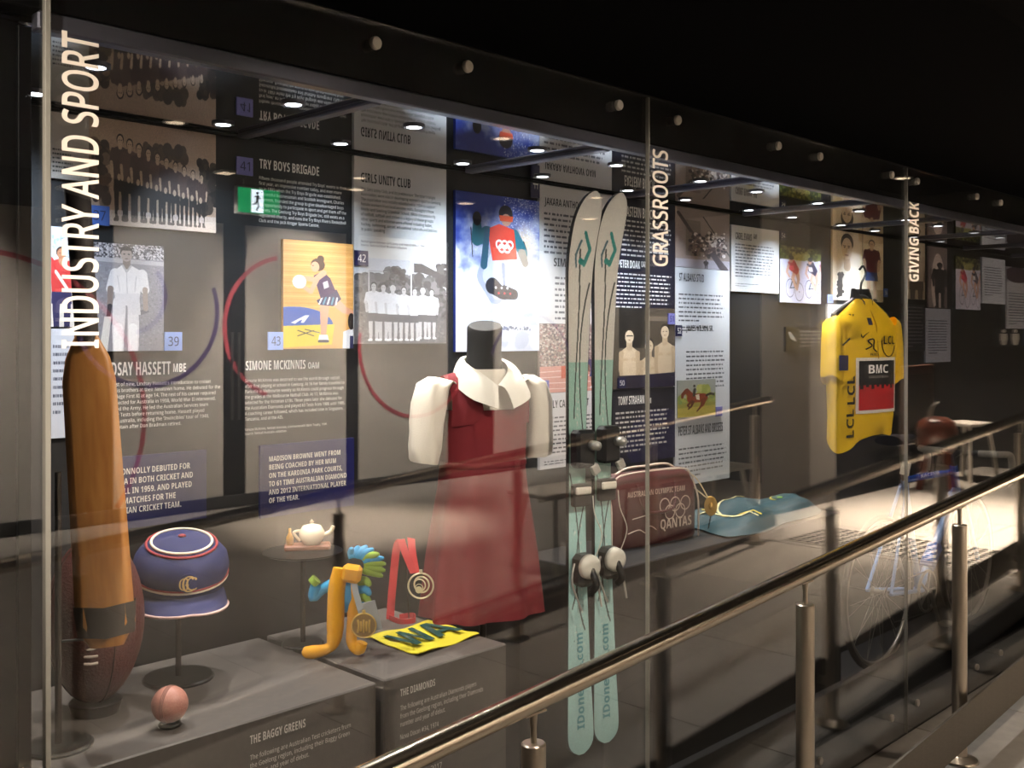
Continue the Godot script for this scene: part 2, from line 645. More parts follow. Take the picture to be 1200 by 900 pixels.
func build_case() -> void:
	var c := thing("display_case", "long frameless glass display case with black base and fascia", "display case", Vector3(0, 0, 0))
	var black := mat("case black", "050506", 0.5, 0.0, 0.3)
	part("base_board", cbox(Vector3(11.0, 0.3, 0.03), 0.002), black, c, Vector3(4.0, 0.155, -0.032))
	part("floor_board", cbox(Vector3(10.0, 0.04, 0.53), 0.002), mat("case floor black", "121214", 0.5), c, Vector3(5.62, 0.03, -0.325))
	part("fascia", cbox(Vector3(14.0, 0.13, 0.05), 0.002), black, c, Vector3(3.0, 2.083, -0.045))
	part("end_panel", cbox(Vector3(0.02, 1.98, 0.56), 0.001), black, c, Vector3(0.605, 1.0, -0.31))
	part("blank_panel", cbox(Vector3(4.8, 1.99, 0.02), 0.001), black, c, Vector3(-1.8, 1.01, -0.05))
	var frame := mat("frame grey", "6c6c78", 0.3, 0.6)
	part("front_frame", cbox(Vector3(9.6, 0.03, 0.03), 0.003), frame, c, Vector3(5.42, 2.001, -0.032))
	part("back_frame", cbox(Vector3(9.6, 0.006, 0.01), 0.001), black, c, Vector3(5.42, CASE_TOP - 0.004, -0.578))
	# glossy ceiling sheets between bars
	var mirror := mat("ceiling gloss", "cfd2d6", 0.03, 1.0)
	var bars := [0.56, 1.31, 2.06, 2.81, 3.56, 4.31, 5.06, 5.81, 6.56, 7.31, 8.06]
	for i in bars.size():
		part("ceiling_bar", cbox(Vector3(0.03, 0.012, 0.53), 0.003), frame, c, Vector3(bars[i], CASE_TOP - 0.005, -0.31))
		if i < bars.size() - 1:
			part("ceiling_sheet", cbox(Vector3(0.746, 0.006, 0.55), 0.001), mirror, c, Vector3(bars[i] + 0.375, CASE_TOP + 0.003, -0.315))
	# panes
	var joints := [-2.52, -0.95, 0.629, 2.18, 3.77, 5.36, 6.95, 8.54]
	var edge := mat("polished glass edge", "88847b", 0.25)
	var bolt_top := [[145, 5], [439, 68], [547, 93], [724, 134], [793, 150], [911, 178], [960, 189], [1044, 208], [1074, 215], [1144, 232], [1172, 238]]
	var bolt := lathe_hard([Vector2(0.0, 0.0), Vector2(0.0135, 0.0), Vector2(0.0135, 0.006), Vector2(0.0115, 0.009), Vector2(0.0, 0.009)], 20)
	var vinyl := mat("cream vinyl", "f3e6d8", 0.6)
	for i in joints.size() - 1:
		var w: float = joints[i + 1] - joints[i] - 0.005
		var x0: float = joints[i]
		var x1: float = joints[i + 1]
		var p := part("glass_pane", laminate(w, 2.12), glass(), c, Vector3((x0 + x1) / 2, 1.075, -0.006))
		var e := 0.009 if i == 2 else 0.0035
		part("edge_strip", cbox(Vector3(e, 2.12, 0.013), 0.001), edge, p, Vector3(-w / 2 - 0.0025, 0, 0))
		for b in bolt_top:
			var q := on_z(b[0], b[1], 0.0)
			if q.x >= x0 and q.x < x1:
				for y in [2.092, 0.11]:
					part("bolt", bolt, mat("bolt steel", "d2cabf", 0.35, 0.55), p, Vector3(q.x - (x0 + x1) / 2, y - 1.075, 0.006), Vector3(PI / 2, 0, 0))
		if i == 2:
			glass_words(p, "INDUSTRY AND SPORT", 72, 115, 40, 408, vinyl)
		elif i == 3:
			glass_words(p, "GRASSROOTS", 764, 782, 176, 312, vinyl)
		elif i == 4:
			glass_words(p, "GIVING BACK", 1065, 1076, 237, 330, vinyl)

# two leaves with a thin gap; the second is added to strengthen reflections
func laminate(w: float, h: float) -> ArrayMesh:
	var st := begin()
	for z in [-0.0045, 0.0045]:
		for s in [-1.0, 1.0]:
			face(st, [Vector3(-w / 2, -h / 2, z + s * 0.0015), Vector3(w / 2, -h / 2, z + s * 0.0015), Vector3(w / 2, h / 2, z + s * 0.0015), Vector3(-w / 2, h / 2, z + s * 0.0015)], Vector3(0, 0, s))
		for s in [-1.0, 1.0]:
			face(st, [Vector3(s * w / 2, -h / 2, z - 0.0015), Vector3(s * w / 2, -h / 2, z + 0.0015), Vector3(s * w / 2, h / 2, z + 0.0015), Vector3(s * w / 2, h / 2, z - 0.0015)], Vector3(s, 0, 0))
			face(st, [Vector3(-w / 2, s * h / 2, z - 0.0015), Vector3(-w / 2, s * h / 2, z + 0.0015), Vector3(w / 2, s * h / 2, z + 0.0015), Vector3(w / 2, s * h / 2, z - 0.0015)], Vector3(0, s, 0))
	return finish(st)

func glass_words(pane: MeshInstance3D, words: String, u0: float, u1: float, v0: float, v1: float, m: Material) -> void:
	var um := (u0 + u1) / 2
	var a := on_z(u0, v1, 0.0)
	var b := on_z(u1, v0, 0.0)
	var lo := on_z(um, v1, 0.0).y
	var hi := on_z(um, v0, 0.0).y
	lettering(pane, words, Vector3(b.x, lo, 0.002) - pane.position, hi - lo, b.x - a.x, m, font_bold if words.contains("B") else font_medium, 0.001, PI / 2)

func spot(parent: Node3D, at: Vector3, to: Vector3, energy: float, angle: float, color: Color, size := 0.02, soft := 1.0) -> void:
	var l := SpotLight3D.new()
	l.name = "lamp_light"
	parent.add_child(l, true)
	l.position = at
	l.light_energy = energy
	l.light_color = color
	l.spot_range = 20.0
	l.spot_attenuation = 2.0
	l.spot_angle = angle
	l.spot_angle_attenuation = soft
	l.light_size = size
	l.shadow_enabled = true
	var d := (to - at).normalized()
	l.look_at_from_position(parent.to_global(at), parent.to_global(to), Vector3.UP if absf(d.y) < 0.98 else Vector3.RIGHT)

func glow(key: String, hex: String, e: float) -> StandardMaterial3D:
	if materials.has(key):
		return materials[key]
	var m := mat(key, "f4f0ea", 0.5)
	m.emission_enabled = true
	m.emission = Color(hex)
	m.emission_energy_multiplier = e
	return m

func build_case_lights() -> void:
	var ring := lathe_hard([Vector2(0.018, 0.0), Vector2(0.026, 0.0), Vector2(0.026, 0.004), Vector2(0.018, 0.004)], 20)
	var lens := lathe_hard([Vector2(0.0, 0.0), Vector2(0.0175, 0.0), Vector2(0.0175, 0.003), Vector2(0.0, 0.003)], 16)
	var dark := mat("bezel", "6a6a70", 0.35, 0.8)
	var cold := Color(0.86, 0.93, 1.0)
	for r in 2:
		var z: float = [-0.2, -0.49][r]
		for k in 13:
			var bar: float = 0.56 + 0.75 * int(k / 2.0)
			var x: float = bar + (0.23 if k % 2 == 0 else 0.65)
			var lit := x < 4.95
			var o := thing("display_downlight", ("small round case downlight in the row along the glass" if r == 0 else "small round case downlight in the row along the printed wall") if lit else "small unlit case downlight in the dim bay past the jersey", "downlight", Vector3(x, CASE_TOP - 0.004, z), 0.0, "downlights in the case ceiling")
			part("bezel", ring, dark, o)
			part("lens_glow", lens, glow("cold glow", "eef4ff", 6.0) if lit else glow("cold glow dim", "eef4ff", 1.5), o)
			if lit:
				if r == 0:
					spot(o, Vector3(0, -0.012, 0), Vector3(0, -0.34, -0.4), CASE_FRONT.get(k, 0.2), 30.0, cold, 0.012, 1.0)
				else:
					spot(o, Vector3(0, -0.012, 0), Vector3(0, -1.0, 0.22), CASE_BACK.get(k, 0.5), 42.0, Color(1.0, 0.98, 0.95), 0.012, 1.0)

const CASE_FRONT := {0: 0.5, 1: 0.3, 2: 0.3, 3: 0.5, 4: 0.55, 5: 0.6, 6: 0.35, 7: 0.4, 8: 0.85, 9: 0.7, 10: 0.65, 11: 0.15}
const CASE_BACK := {0: 0.8, 1: 0.9, 2: 0.8, 3: 1.1, 4: 0.8, 5: 0.9, 6: 1.0, 7: 1.0, 8: 1.0, 9: 1.3, 10: 1.2, 11: 1.0}

func build_hall_lights() -> void:
	var ring := lathe_hard([Vector2(0.062, 0.0), Vector2(0.085, 0.0), Vector2(0.085, 0.01), Vector2(0.062, 0.01)], 24)
	var lens := lathe_hard([Vector2(0.0, 0.002), Vector2(0.06, 0.002), Vector2(0.06, 0.008), Vector2(0.0, 0.008)], 20)
	var warm := Color(1.0, 0.92, 0.83)
	for p in HALL_LAMPS:
		var o := thing("hall_downlight", "round recessed downlight in the black hall ceiling", "downlight", Vector3(p[0], 2.985, p[1]), 0.0, "downlights in the hall ceiling")
		part("bezel", ring, mat("white bezel", "cfcac2", 0.5), o)
		part("lens_glow", lens, glow("warm glow", "ffe3c0", 3.0), o)
		spot(o, Vector3(0, -0.012, 0), Vector3(0, -1, 0), p[2], p[3], warm, 0.06, 1.0)
	# added track spotlights that brighten the lettering, bat, skis and jersey
	for q in [[-1.0, 1.1, Vector3(0.76, 1.52, 0.0), 10.0, 13.0, "added black track spotlight that brightens the tall lettering on the first pane"], [2.05, 1.35, Vector3(0.78, 1.2, -0.2), 10.0, 13.0, "added black track spotlight that brightens the cricket bat"], [1.5, 1.9, Vector3(2.2, 1.25, -0.1), 6.5, 17.0, "added black track spotlight that brightens the skis"], [3.1, 1.7, Vector3(3.9, 1.5, 0.0), 5.0, 14.0, "added black track spotlight that brightens the yellow jersey"]]:
		var o := thing("added_spotlight", q[5], "spotlight", Vector3(q[0], 2.93, q[1]), 0.0, "added track spotlights over the ramp")
		var to: Vector3 = q[2] - o.position
		var d := to.normalized()
		part("mount", cbox(Vector3(0.05, 0.05, 0.05), 0.006), mat("lamp black", "141415", 0.5), o, Vector3(0, 0.04, 0))
		part("barrel", tube([-d * 0.1, d * 0.02], 0.04, 20), mat("lamp black", "141415", 0.5), o)
		part("lens_glow", tube([d * 0.021, d * 0.024], 0.034, 20), glow("warm glow", "ffe3c0", 3.0), o)
		spot(o, d * 0.03, to, q[3], q[4], Color(1.0, 0.95, 0.88), 0.03, 1.0)
	# wall washers before the grey panels
	for x in [0.4, 2.4, 4.75, 6.2, 7.7, 9.8]:
		var o := thing("wall_washer", "square wall washing lamp above the grey hall panels", "wall washer", Vector3(x, 2.985, 6.7), 0.0, "wall washers before the grey panels")
		part("housing", cbox(Vector3(0.16, 0.02, 0.16), 0.004), mat("white bezel", "cfcac2", 0.5), o, Vector3(0, 0.006, 0))
		part("lens_glow", cbox(Vector3(0.12, 0.006, 0.12), 0.002), glow("warm glow", "ffe3c0", 3.0), o, Vector3(0, -0.006, 0))
		spot(o, Vector3(0, -0.02, 0), Vector3(0, -1.5, 1.1), 30.0, 44.0, Color(1.0, 0.95, 0.89), 0.05, 1.0)

# x, z, energy, half angle
const HALL_LAMPS := [[7.4, 1.1, 115.0, 34.0], [9.4, 2.5, 22.0, 40.0], [5.8, 6.1, 95.0, 26.0], [3.4, 5.0, 3.5, 50.0], [1.2, 3.2, 3.5, 50.0], [4.2, 1.6, 8.0, 38.0], [5.4, 3.8, 7.0, 45.0], [8.4, 5.4, 10.0, 45.0], [0.2, 5.4, 5.0, 50.0], [1.4, 1.5, 5.0, 40.0], [6.1, 1.4, 18.0, 32.0]]

# ---------------------------------------------------------------- handrails
func build_handrails() -> void:
	handrail("stainless handrail on round posts beside the glass, with a low kick plate", 0.238, 0.29, [0.4, 1.485, 2.57, 3.65, 4.69, 5.73, 6.8, 7.9], 8.0, 0.9)
	handrail("stainless handrail along the hall side of the ramp, seen mirrored in the glass", 1.87, 1.82, [0.38, 1.45, 2.53, 3.6, 4.69, 5.78], 5.95, 0.9)

func handrail(label: String, z: float, kick_z: float, posts: Array, end: float, rise: float) -> void:
	var steel := grainy("brushed steel", "c4b8a8", "d9cdbd", 0.08, Vector3(2, 60, 60), 0.3, 1.0)
	var o := thing("handrail", label, "handrail", Vector3(posts[0], ramp_y(posts[0]), z))
	var base := o.position
	var path := []
	for x in [-0.1, 1.0, 2.0, 3.0, 4.0, 5.0, 5.7, 5.9, 6.1, 6.6, 7.4, end]:
		if x <= end and (path.is_empty() or x > path[-1].x + base.x + 0.02):
			path.append(Vector3(x, ramp_y(x) + rise + 0.01, z) - base)
	part("rail", tube(path, 0.0245, 24), grainy("satin steel rail", "cabdaa", "ddd0be", 0.08, Vector3(2, 60, 60), 0.2, 1.0), o)
	for x in posts:
		var y := ramp_y(x)
		var h := rise - 0.075
		var p := part("post", lathe_hard([Vector2(0.0, 0.0), Vector2(0.025, 0.0), Vector2(0.025, h - 0.003), Vector2(0.022, h), Vector2(0.0, h)], 28), steel, o, Vector3(x, y, z) - base)
		part("pin", lathe([Vector2(0.007, h - 0.002), Vector2(0.0065, h + 0.03), Vector2(0.009, h + 0.062)], 12), steel, p)
		part("saddle_plate", cbox(Vector3(0.06, 0.004, 0.02), 0.001), steel, p, Vector3(0, h + 0.0595, 0))
		part("base_flange", lathe_hard([Vector2(0.0, 0.0), Vector2(0.062, 0.0), Vector2(0.06, 0.006), Vector2(0.03, 0.016), Vector2(0.026, 0.02)], 28), steel, p, Vector3(0, 0.0005, 0))
	var rows := []
	for x in [-0.1, 5.9, end]:
		if x > end + 0.001:
			continue
		var y := ramp_y(x)
		var k := kick_z - z
		rows.append([Vector3(x, y + 0.09, z + k - 0.004) - base, Vector3(x, y + 0.09, z + k + 0.004) - base, Vector3(x, y + 0.235, z + k + 0.004) - base, Vector3(x, y + 0.235, z + k - 0.004) - base])
	part("kick_plate", skin(rows, true, true, false), grainy("kick plate steel", "6e675e", "8a8278", 0.06, Vector3(2, 40, 40), 0.45, 0.9), o)
	for x in posts:
		var y := ramp_y(x)
		part("kick_bracket", cbox(Vector3(0.03, 0.03, absf(kick_z - z) - 0.02), 0.002), steel, o, Vector3(x, y + 0.16, (z + kick_z) / 2) - base)

func build_plinths() -> void:
	var stone := grainy("plinth laminate", "4d4844", "57514c", 0.06, Vector3.ONE * 3.0, 0.5)
	var white := mat("white print", "d9d5cd", 0.6)
	var a := thing("plinth", "grey plinth lettered about cricket caps, under the bat and ball", "plinth", Vector3(0.985, 0.05, -0.335))
	part("body", cbox(Vector3(0.735, PLINTH_TOP - 0.05, 0.47), 0.003), stone, a, Vector3(0, (PLINTH_TOP - 0.05) / 2, 0))
	var b := thing("plinth", "narrow grey plinth lettered about netball players, under the yellow bib", "plinth", Vector3(1.56, 0.05, -0.335))
	part("body", cbox(Vector3(0.373, PLINTH_TOP - 0.05, 0.47), 0.003), stone, b, Vector3(0, (PLINTH_TOP - 0.05) / 2, 0))
	plinth_words(a, "THE BAGGY GREENS", 293, 358, 872.5, 862.5, white, font_bold)
	plinth_words(a, "The following are Australian Test cricketers from\nthe Geelong region, including their Baggy Green\nnumber, and year of debut.", 293, 411, 912, 885, white, font_plain)
	plinth_words(b, "THE DIAMONDS", 469, 510, 816.5, 808, white, font_bold)
	plinth_words(b, "The following are Australian Diamonds players\nfrom the Geelong region, including their Diamonds\nnumber and year of debut.", 469, 566, 854, 827, white, font_plain)
	plinth_words(b, "Nova Dixon #34, 1974", 469, 514, 868, 861, white, font_plain)
	plinth_words(b, "2014\n2017", 505, 518, 906, 884, white, font_plain)
	var dark := mat("dark plinth", "161618", 0.45)
	var d := thing("plinth", "low black plinth under the maroon travel bag and teal jacket", "plinth", Vector3(3.0, 0.05, -0.41))
	part("body", cbox(Vector3(1.44, 0.77, 0.34), 0.003), dark, d, Vector3(0, 0.385, 0))

func plinth_words(p: Node3D, words: String, u0: float, u1: float, v_low: float, v_high: float, m: Material, f: Font) -> void:
	# v_low and v_high are both read at the first column
	var z := -0.099
	var a := on_z(u0, v_low, z)
	var b := on_z(u1, v_low, z)
	var top := on_z(u0, v_high, z).y
	lettering(p, words, a - p.position, b.x - a.x, top - a.y, m, f)

# ---------------------------------------------------------------- prints on the back wall
const FRONT := -0.588

# a board on the back wall; columns u0..u1, top and bottom rows read at column ur
func panel(called: String, label: String, category: String, u0: float, u1: float, ur: float, vt: float, vb: float, m: Material, lift := 0.0, group := "") -> Node3D:
	var z := FRONT + lift
	var x0 := on_z(u0, 0, z).x
	var x1 := on_z(u1, 0, z).x
	var y1 := on_z(ur, vt, z).y
	var y0 := on_z(ur, vb, z).y
	var o := thing(called, label, category, Vector3((x0 + x1) / 2, y0, z), 0.0, group)
	part("sheet", board(x1 - x0, y1 - y0, 0.01), m, o, Vector3(0, (y1 - y0) / 2, -0.005))
	return o

# lettering on it: columns u0..u1, rows read at column u0
func words_on(o: Node3D, words: String, u0: float, u1: float, vt: float, vb: float, m: Material, f: Font = null) -> void:
	var z := o.position.z + 0.0008
	var a := on_z(u0, vb, z)
	var b := on_z(u1, vb, z)
	lettering(o, words, a - o.position, b.x - a.x, on_z(u0, vt, z).y - a.y, m, f if f else font_bold)

func number(o: Node3D, n: String, u0: float, u1: float, ur: float, vt: float, vb: float, plate: Material, ink: Material) -> void:
	var z := o.position.z + 0.003
	var x0 := on_z(u0, 0, z).x
	var x1 := on_z(u1, 0, z).x
	var y1 := on_z(ur, vt, z).y
	var y0 := on_z(ur, vb, z).y
	var p := part("number_plate", board(x1 - x0, y1 - y0, 0.004), plate, o, Vector3((x0 + x1) / 2, (y0 + y1) / 2, z) - o.position)
	var w := x1 - x0
	var h := y1 - y0
	lettering(p, n, Vector3(-w * 0.3, -h * 0.25, 0.0028), w * 0.6, h * 0.5, ink, font_plain)

func build_wall_prints() -> void:
	var paper := "c9c8c6"
	var dark_ink := "56565c"
	var black := mat("black ink", "1a1a1d", 0.6)
	var white := mat("white vinyl", "e6e4df", 0.6)
	var navy := mat("navy plate", "15153f", 0.5)
	var blue := mat("blue plate", "3a5fae", 0.5)
	var pale := mat("pale blue plate", "8fa8e0", 0.5)
	var lilac := mat("lilac plate", "6f6fb4", 0.5)
	var ink := mat("plate ink", "20264a", 0.6)
	# column by the end of the case
	var im := paint(120, 200, "a9a49d")
	small_print(im, 0.04, 0.55, 0.6, 6, 0.065, "3a3836", 3)
	panel("text_panel", "pale grey text panel behind the word SPORT at the case end", "text panel", 60, 105, 104, 137, 213, printed(im))
	im = paint(110, 260, "c9d6e4")
	dabs(im, 60, 5, 0, 0.1, 1, 0.4, 0.06, ["b7cbe0", "dfe8f0", "9fb8cc"])
	shape(im, [Vector2(0, 0.42), Vector2(1, 0.38), Vector2(1, 1), Vector2(0, 1)], "d9d6d2")
	figure(im, 0.45, 1.05, 0.85, "b98466", "3a2318", "c23a3a", "2c2a55", "222222", true, 1.7)
	limb(im, [Vector2(0.2, 0.45), Vector2(0.7, 0.62)], 0.05, 0.05, "f0e6e0")
	panel("photo_print", "colour photograph of a footballer in a red and white guernsey", "photograph", 60, 87, 60, 265, 383, printed(im))
	im = paint(110, 220, "c3c9d6")
	small_print(im, 0.08, 0.15, 0.8, 9, 0.075, "4a4f60", 8)
	panel("text_panel", "bluish white text panel beneath the footballer photograph", "text panel", 60, 87, 60, 385, 514, printed(im))
	# team photograph
	var o := panel("photo_print", "sepia photograph of ten footballers standing in a line", "photograph", 104, 253, 252, 158, 273, printed(team_photo()))
	number(o, "37", 104, 128, 104, 240, 263, blue, ink)
	o = panel("photo_print", "black and white photograph of a batsman walking in", "photograph", 104, 192, 192, 289, 411, printed(batsman_photo()))
	number(o, "39", 192.5, 213, 192, 389, 411, pale, ink)
	o = thing("wall_lettering", "white biography lettering under the batsman photograph", "lettering", on_z(106, 520, FRONT - 0.01))
	o.position.z = BACK + 0.001
	words_on(o, "LINDSAY HASSETT", 112, 200, 425, 441, white)
	words_on(o, "MBE", 203, 218, 426, 436, white)
	words_on(o, "The youngest of nine, Lindsay Hassett's introduction to cricket\ncame with his brothers at their Newtown home. He debuted for the\nGeelong College First XI at age 14. The rest of his career required\npatience. Selected for Australia in 1938, World War II intervened.\nHassett joined the Army. He led the Australian Services team\nin the Victory Tests before returning home. Hassett played\n43 Tests for Australia, including the 'Invincibles' tour of 1948,\nbecoming captain after Don Bradman retired.", 108, 258, 449, 506, white, font_plain)
	im = paint(160, 110, "1b2050")
	o = panel("quote_panel", "navy quote panel about a cricketer who debuted in 1959", "text panel", 112, 242, 242, 527, 607, printed(im), -0.004)
	words_on(o, "ALAN CONNOLLY DEBUTED FOR\nVICTORIA IN BOTH CRICKET AND\nFOOTBALL IN 1959. AND PLAYED\n29 TEST MATCHES FOR THE\nAUSTRALIAN CRICKET TEAM.", 116, 226, 552, 606, white)
	# try boys
	o = thing("wall_lettering", "white club history lettering above the netballer photograph", "lettering", on_z(300, 268, BACK + 0.001))
	number(o, "41", 277, 296, 277, 183, 204, lilac, ink)
	words_on(o, "TRY BOYS BRIGADE", 304, 374, 186, 197, white)
	words_on(o, "Fifteen thousand people attended Try Boys' events in their\nfirst year, an impressive number today, and even more\nso in 1885 when the Try Boys Brigade was established.\nSuccessful businessman and Scottish immigrant, Charles\nShannon, founded the group to give disadvantaged boys\nan opportunity to participate in sport and get them off the\nstreets. The Geelong Try Boys Brigade Inc. still exists as a\nregistered charity, and runs the Try Boys Rivers Basketball\nClub and the Jack Kroger Sports Centre.", 303.5, 406, 206, 261, white, font_plain)
	o = panel("photo_print", "colour photograph of a netballer holding a ball on a wooden court", "photograph", 332, 414, 332, 280, 409, printed(netball_photo()))
	number(o, "43", 314, 331.5, 331, 389, 410, pale, ink)
	o = thing("wall_lettering", "white biography lettering under the netballer photograph", "lettering", on_z(288, 505, BACK + 0.001))
	words_on(o, "SIMONE MCKINNIS", 288, 358, 423, 434, white)
	words_on(o, "OAM", 361, 374, 424.5, 432, white)
	words_on(o, "Simone McKinnis was destined to see the world through netball\nafter first playing at school in Geelong. At 16 her family travelled to\nParkville in Melbourne weekly so McKinnis could progress through\nthe grades at the Melbourne Netball Club. At 17, McKinnis was\nselected for the Victorian U19s. Three years later she debuted for\nthe Australian Diamonds and played 63 Tests from 1986 until 1995.\nA coaching career followed, which has included time in Singapore,\nTanzania, and at the AIS.", 287, 404, 444, 494, white, font_plain)
	words_on(o, "Simone McKinnis, Netball Australia, Commonwealth Bank Trophy, 1996\nSource: Netball Australia collection", 287, 383, 502, 510, white, font_plain)
	im = paint(160, 130, "151a55")
	o = panel("quote_panel", "navy quote panel about a netballer coached by her mum", "text panel", 305, 415, 415, 513, 592, printed(im), -0.004)
	words_on(o, "MADISON BROWNE WENT FROM\nBEING COACHED BY HER MUM\nON THE KARDINIA PARK COURTS,\nTO 61 TIME AUSTRALIAN DIAMOND\nAND 2012 INTERNATIONAL PLAYER\nOF THE YEAR.", 315, 406, 535, 590, white)
	# girls club
	im = paint(200, 220, paper)
	o = panel("text_panel", "white text panel above the photograph of seven girls", "text panel", 415, 523, 415, 182, 301, printed(im))
	words_on(o, "GIRLS UNITY CLUB", 423, 481, 202, 213, black)
	words_on(o, "The Girls Unity Club, and its predecessor The Blue Triangle\nAssociation, were vital in developing women's sport in Geelong.\nThe association was initially established in 1924 to support\nfemale workers from local woollen mills, Donaghy's Rope\nWorks and Geelong Grammar School. While the popularity\nof netball, softball and cricket is a legacy of these groups,\nother sports and activities were offered including ballet,\nhockey, swimming, soccer, educational tutorials and lessons\nin public speaking.", 423, 517, 219, 271, black, font_plain)
	words_on(o, "Netball game between Girls Unity and Federal Mills, c. 1940\nSource: National Wool Museum collection", 423, 498, 281, 288, black, font_plain)
	o = panel("photo_print", "black and white photograph of seven girls in white shirts and shorts", "photograph", 415, 523, 415, 301, 403, printed(girls_photo()))
	number(o, "42", 415.5, 431, 415, 293, 311, navy, white)
	words_on(o, "HOLEPROOF", 484, 519, 297, 307, white)
	# skier
	o = panel("photo_print", "colour photograph of a mogul skier in a red bib against blue", "photograph", 534, 632, 632, 236, 411, printed(skier_photo()))
	number(o, "44", 622, 632, 622, 190, 231, navy, white)
	im = paint(180, 320, "c6c5c4")
	small_print(im, 0.06, 0.2, 0.9, 8, 0.04, dark_ink, 41)
	small_print(im, 0.2, 0.66, 0.9, 8, 0.042, dark_ink, 42)
	o = panel("text_panel", "white text panel about two athletes, partly behind the skis", "text panel", 632.5, 717, 632, 215, 379, printed(im))
	words_on(o, "JAKARA ANTHONY OAM", 638, 698, 231, 242, black)
	words_on(o, "SIMYON CADE", 649, 702, 302, 312, black)
	o = panel("photo_print", "colour photograph of a stadium crowd above a red running track", "photograph", 632.5, 708, 632, 379.5, 461, printed(track_photo()))
	number(o, "47", 633, 643, 633, 446, 461, lilac, ink)
	im = paint(170, 200, "c9c9cc")
	small_print(im, 0.07, 0.32, 0.95, 9, 0.058, dark_ink, 51)
	small_print(im, 0.07, 0.9, 0.7, 2, 0.035, dark_ink, 52)
	o = panel("text_panel", "white text panel below the running track photograph", "text panel", 632.5, 708, 632, 461.5, 551, printed(im))
	words_on(o, "KELLY CARTWRIGHT", 638, 690, 470, 479, black)
	# dark column
	im = paint(180, 330, "131223")
	small_print(im, 0.14, 0.2, 0.95, 8, 0.043, "c9c7c4", 61)
	small_print(im, 0.05, 0.67, 0.95, 9, 0.036, "d5d3d0", 62)
	o = panel("text_panel", "navy black text panel with white print beside the skis", "text panel", 717.5, 791, 717, 228, 364, printed(im))
	words_on(o, "EASTERN BEACH", 732, 767, 241, 253, white)
	words_on(o, "PETER DOAK", 724.5, 750, 304, 313, white)
	words_on(o, "OAM", 751.5, 758, 306, 313, white)
	o = panel("photo_print", "sepia photograph of three bare chested swimmers", "photograph", 717.5, 791, 724, 360, 456, printed(swimmers_photo()), 0.001)
	number(o, "50", 724, 733, 724, 443, 455, navy, white)
	number(o, "51", 783, 790.5, 783, 367, 380, lilac, ink)
	im = paint(160, 190, "1a1a26")
	dabs(im, 1, 9, 0.75, 0.7, 0.8, 0.75, 0.45, ["15153a"])
	small_print(im, 0.05, 0.3, 0.9, 9, 0.065, "b8b5b0", 71)
	o = panel("text_panel", "dark text panel below the swimmers photograph", "text panel", 717.5, 791, 724, 457, 545, printed(im), -0.002)
	words_on(o, "TONY STRAHAN", 724.5, 755, 465, 475, white)
	words_on(o, "OAM", 757, 763, 466.5, 473, white)
	# racing column
	panel("photo_print", "sepia photograph of a crowd on a rowing shed slipway", "photograph", 791.5, 855, 791, 241, 312, printed(shed_photo()))
	im = paint(190, 560, "c4c8ce")
	small_print(im, 0.06, 0.12, 0.9, 7, 0.02, dark_ink, 81)
	small_print(im, 0.06, 0.272, 0.6, 2, 0.014, dark_ink, 82)
	small_print(im, 0.19, 0.385, 0.92, 10, 0.0205, dark_ink, 83)
	small_print(im, 0.06, 0.83, 0.93, 7, 0.021, dark_ink, 84)
	o = panel("text_panel", "tall white text panel with a horse painting near its foot", "text panel", 791.5, 855, 791, 312.5, 571, printed(im))
	words_on(o, "ST ALBANS STUD", 796, 825, 319.5, 329, black)
	words_on(o, "JAMES WILSON SR.", 804, 836, 381, 390, black)
	words_on(o, "PETER ST ALBANS AND BRISEIS", 795, 847, 500, 511, black)
	number(o, "52", 792, 799, 792, 381, 394, navy, white)
	number(o, "53", 839, 846, 839, 477, 488, lilac, ink)
	var zz := FRONT + 0.0035
	var a := on_z(793.5, 490, zz)
	var b := on_z(838, 446, zz)
	part("painting", board(b.x - a.x, on_z(793.5, 446, zz).y - a.y, 0.004), printed(horse_picture()), o, Vector3((a.x + b.x) / 2, (a.y + on_z(793.5, 446, zz).y) / 2, zz) - o.position)
	im = paint(150, 210, paper)
	small_print(im, 0.08, 0.28, 0.92, 11, 0.048, dark_ink, 91)
	small_print(im, 0.08, 0.88, 0.6, 2, 0.03, dark_ink, 92)
	o = panel("text_panel", "white text panel beside the photograph of two racing cyclists", "text panel", 857, 913, 857, 263, 341, printed(im))
	words_on(o, "CADEL EVANS", 862, 881, 272, 280, black)
	words_on(o, "AM", 883, 887, 274, 280, black)
	o = panel("photo_print", "colour photograph of two racing cyclists on a pale road", "photograph", 914, 962, 914, 287, 354, printed(cyclist_photo()))
	number(o, "54", 914, 921, 914, 270, 281, navy, white)
	im = paint(150, 90, "0d0d0f")
	small_print(im, 0.35, 0.16, 0.95, 5, 0.15, "6d6a66", 93)
	shape(im, [Vector2(0.05, 0.2), Vector2(0.12, 0.2), Vector2(0.28, 0.6), Vector2(0.12, 0.5)], "7d7a76")
	panel("caption_plate", "small black caption plate below the racing cyclists", "caption plate", 921, 966, 921, 383, 412, printed(im))
	o = panel("photo_print", "sepia photographs of a cyclist portrait and a standing athlete", "photograph", 976, 1035, 976, 265, 351, printed(portrait_photo()))
	number(o, "55", 970, 976, 970, 345, 355, pale, ink)
	number(o, "56", 1035.5, 1040, 1036, 338, 348, blue, white)
	im = paint(90, 260, "c8ccd4")
	small_print(im, 0.1, 0.1, 0.9, 16, 0.05, dark_ink, 95)
	panel("text_panel", "white text panel half hidden by the yellow jersey", "text panel", 970, 1000, 970, 356, 425, printed(im))
	im = paint(120, 200, "101026")
	small_print(im, 0.1, 0.1, 0.8, 10, 0.06, "d8d6d4", 96, 0.45)
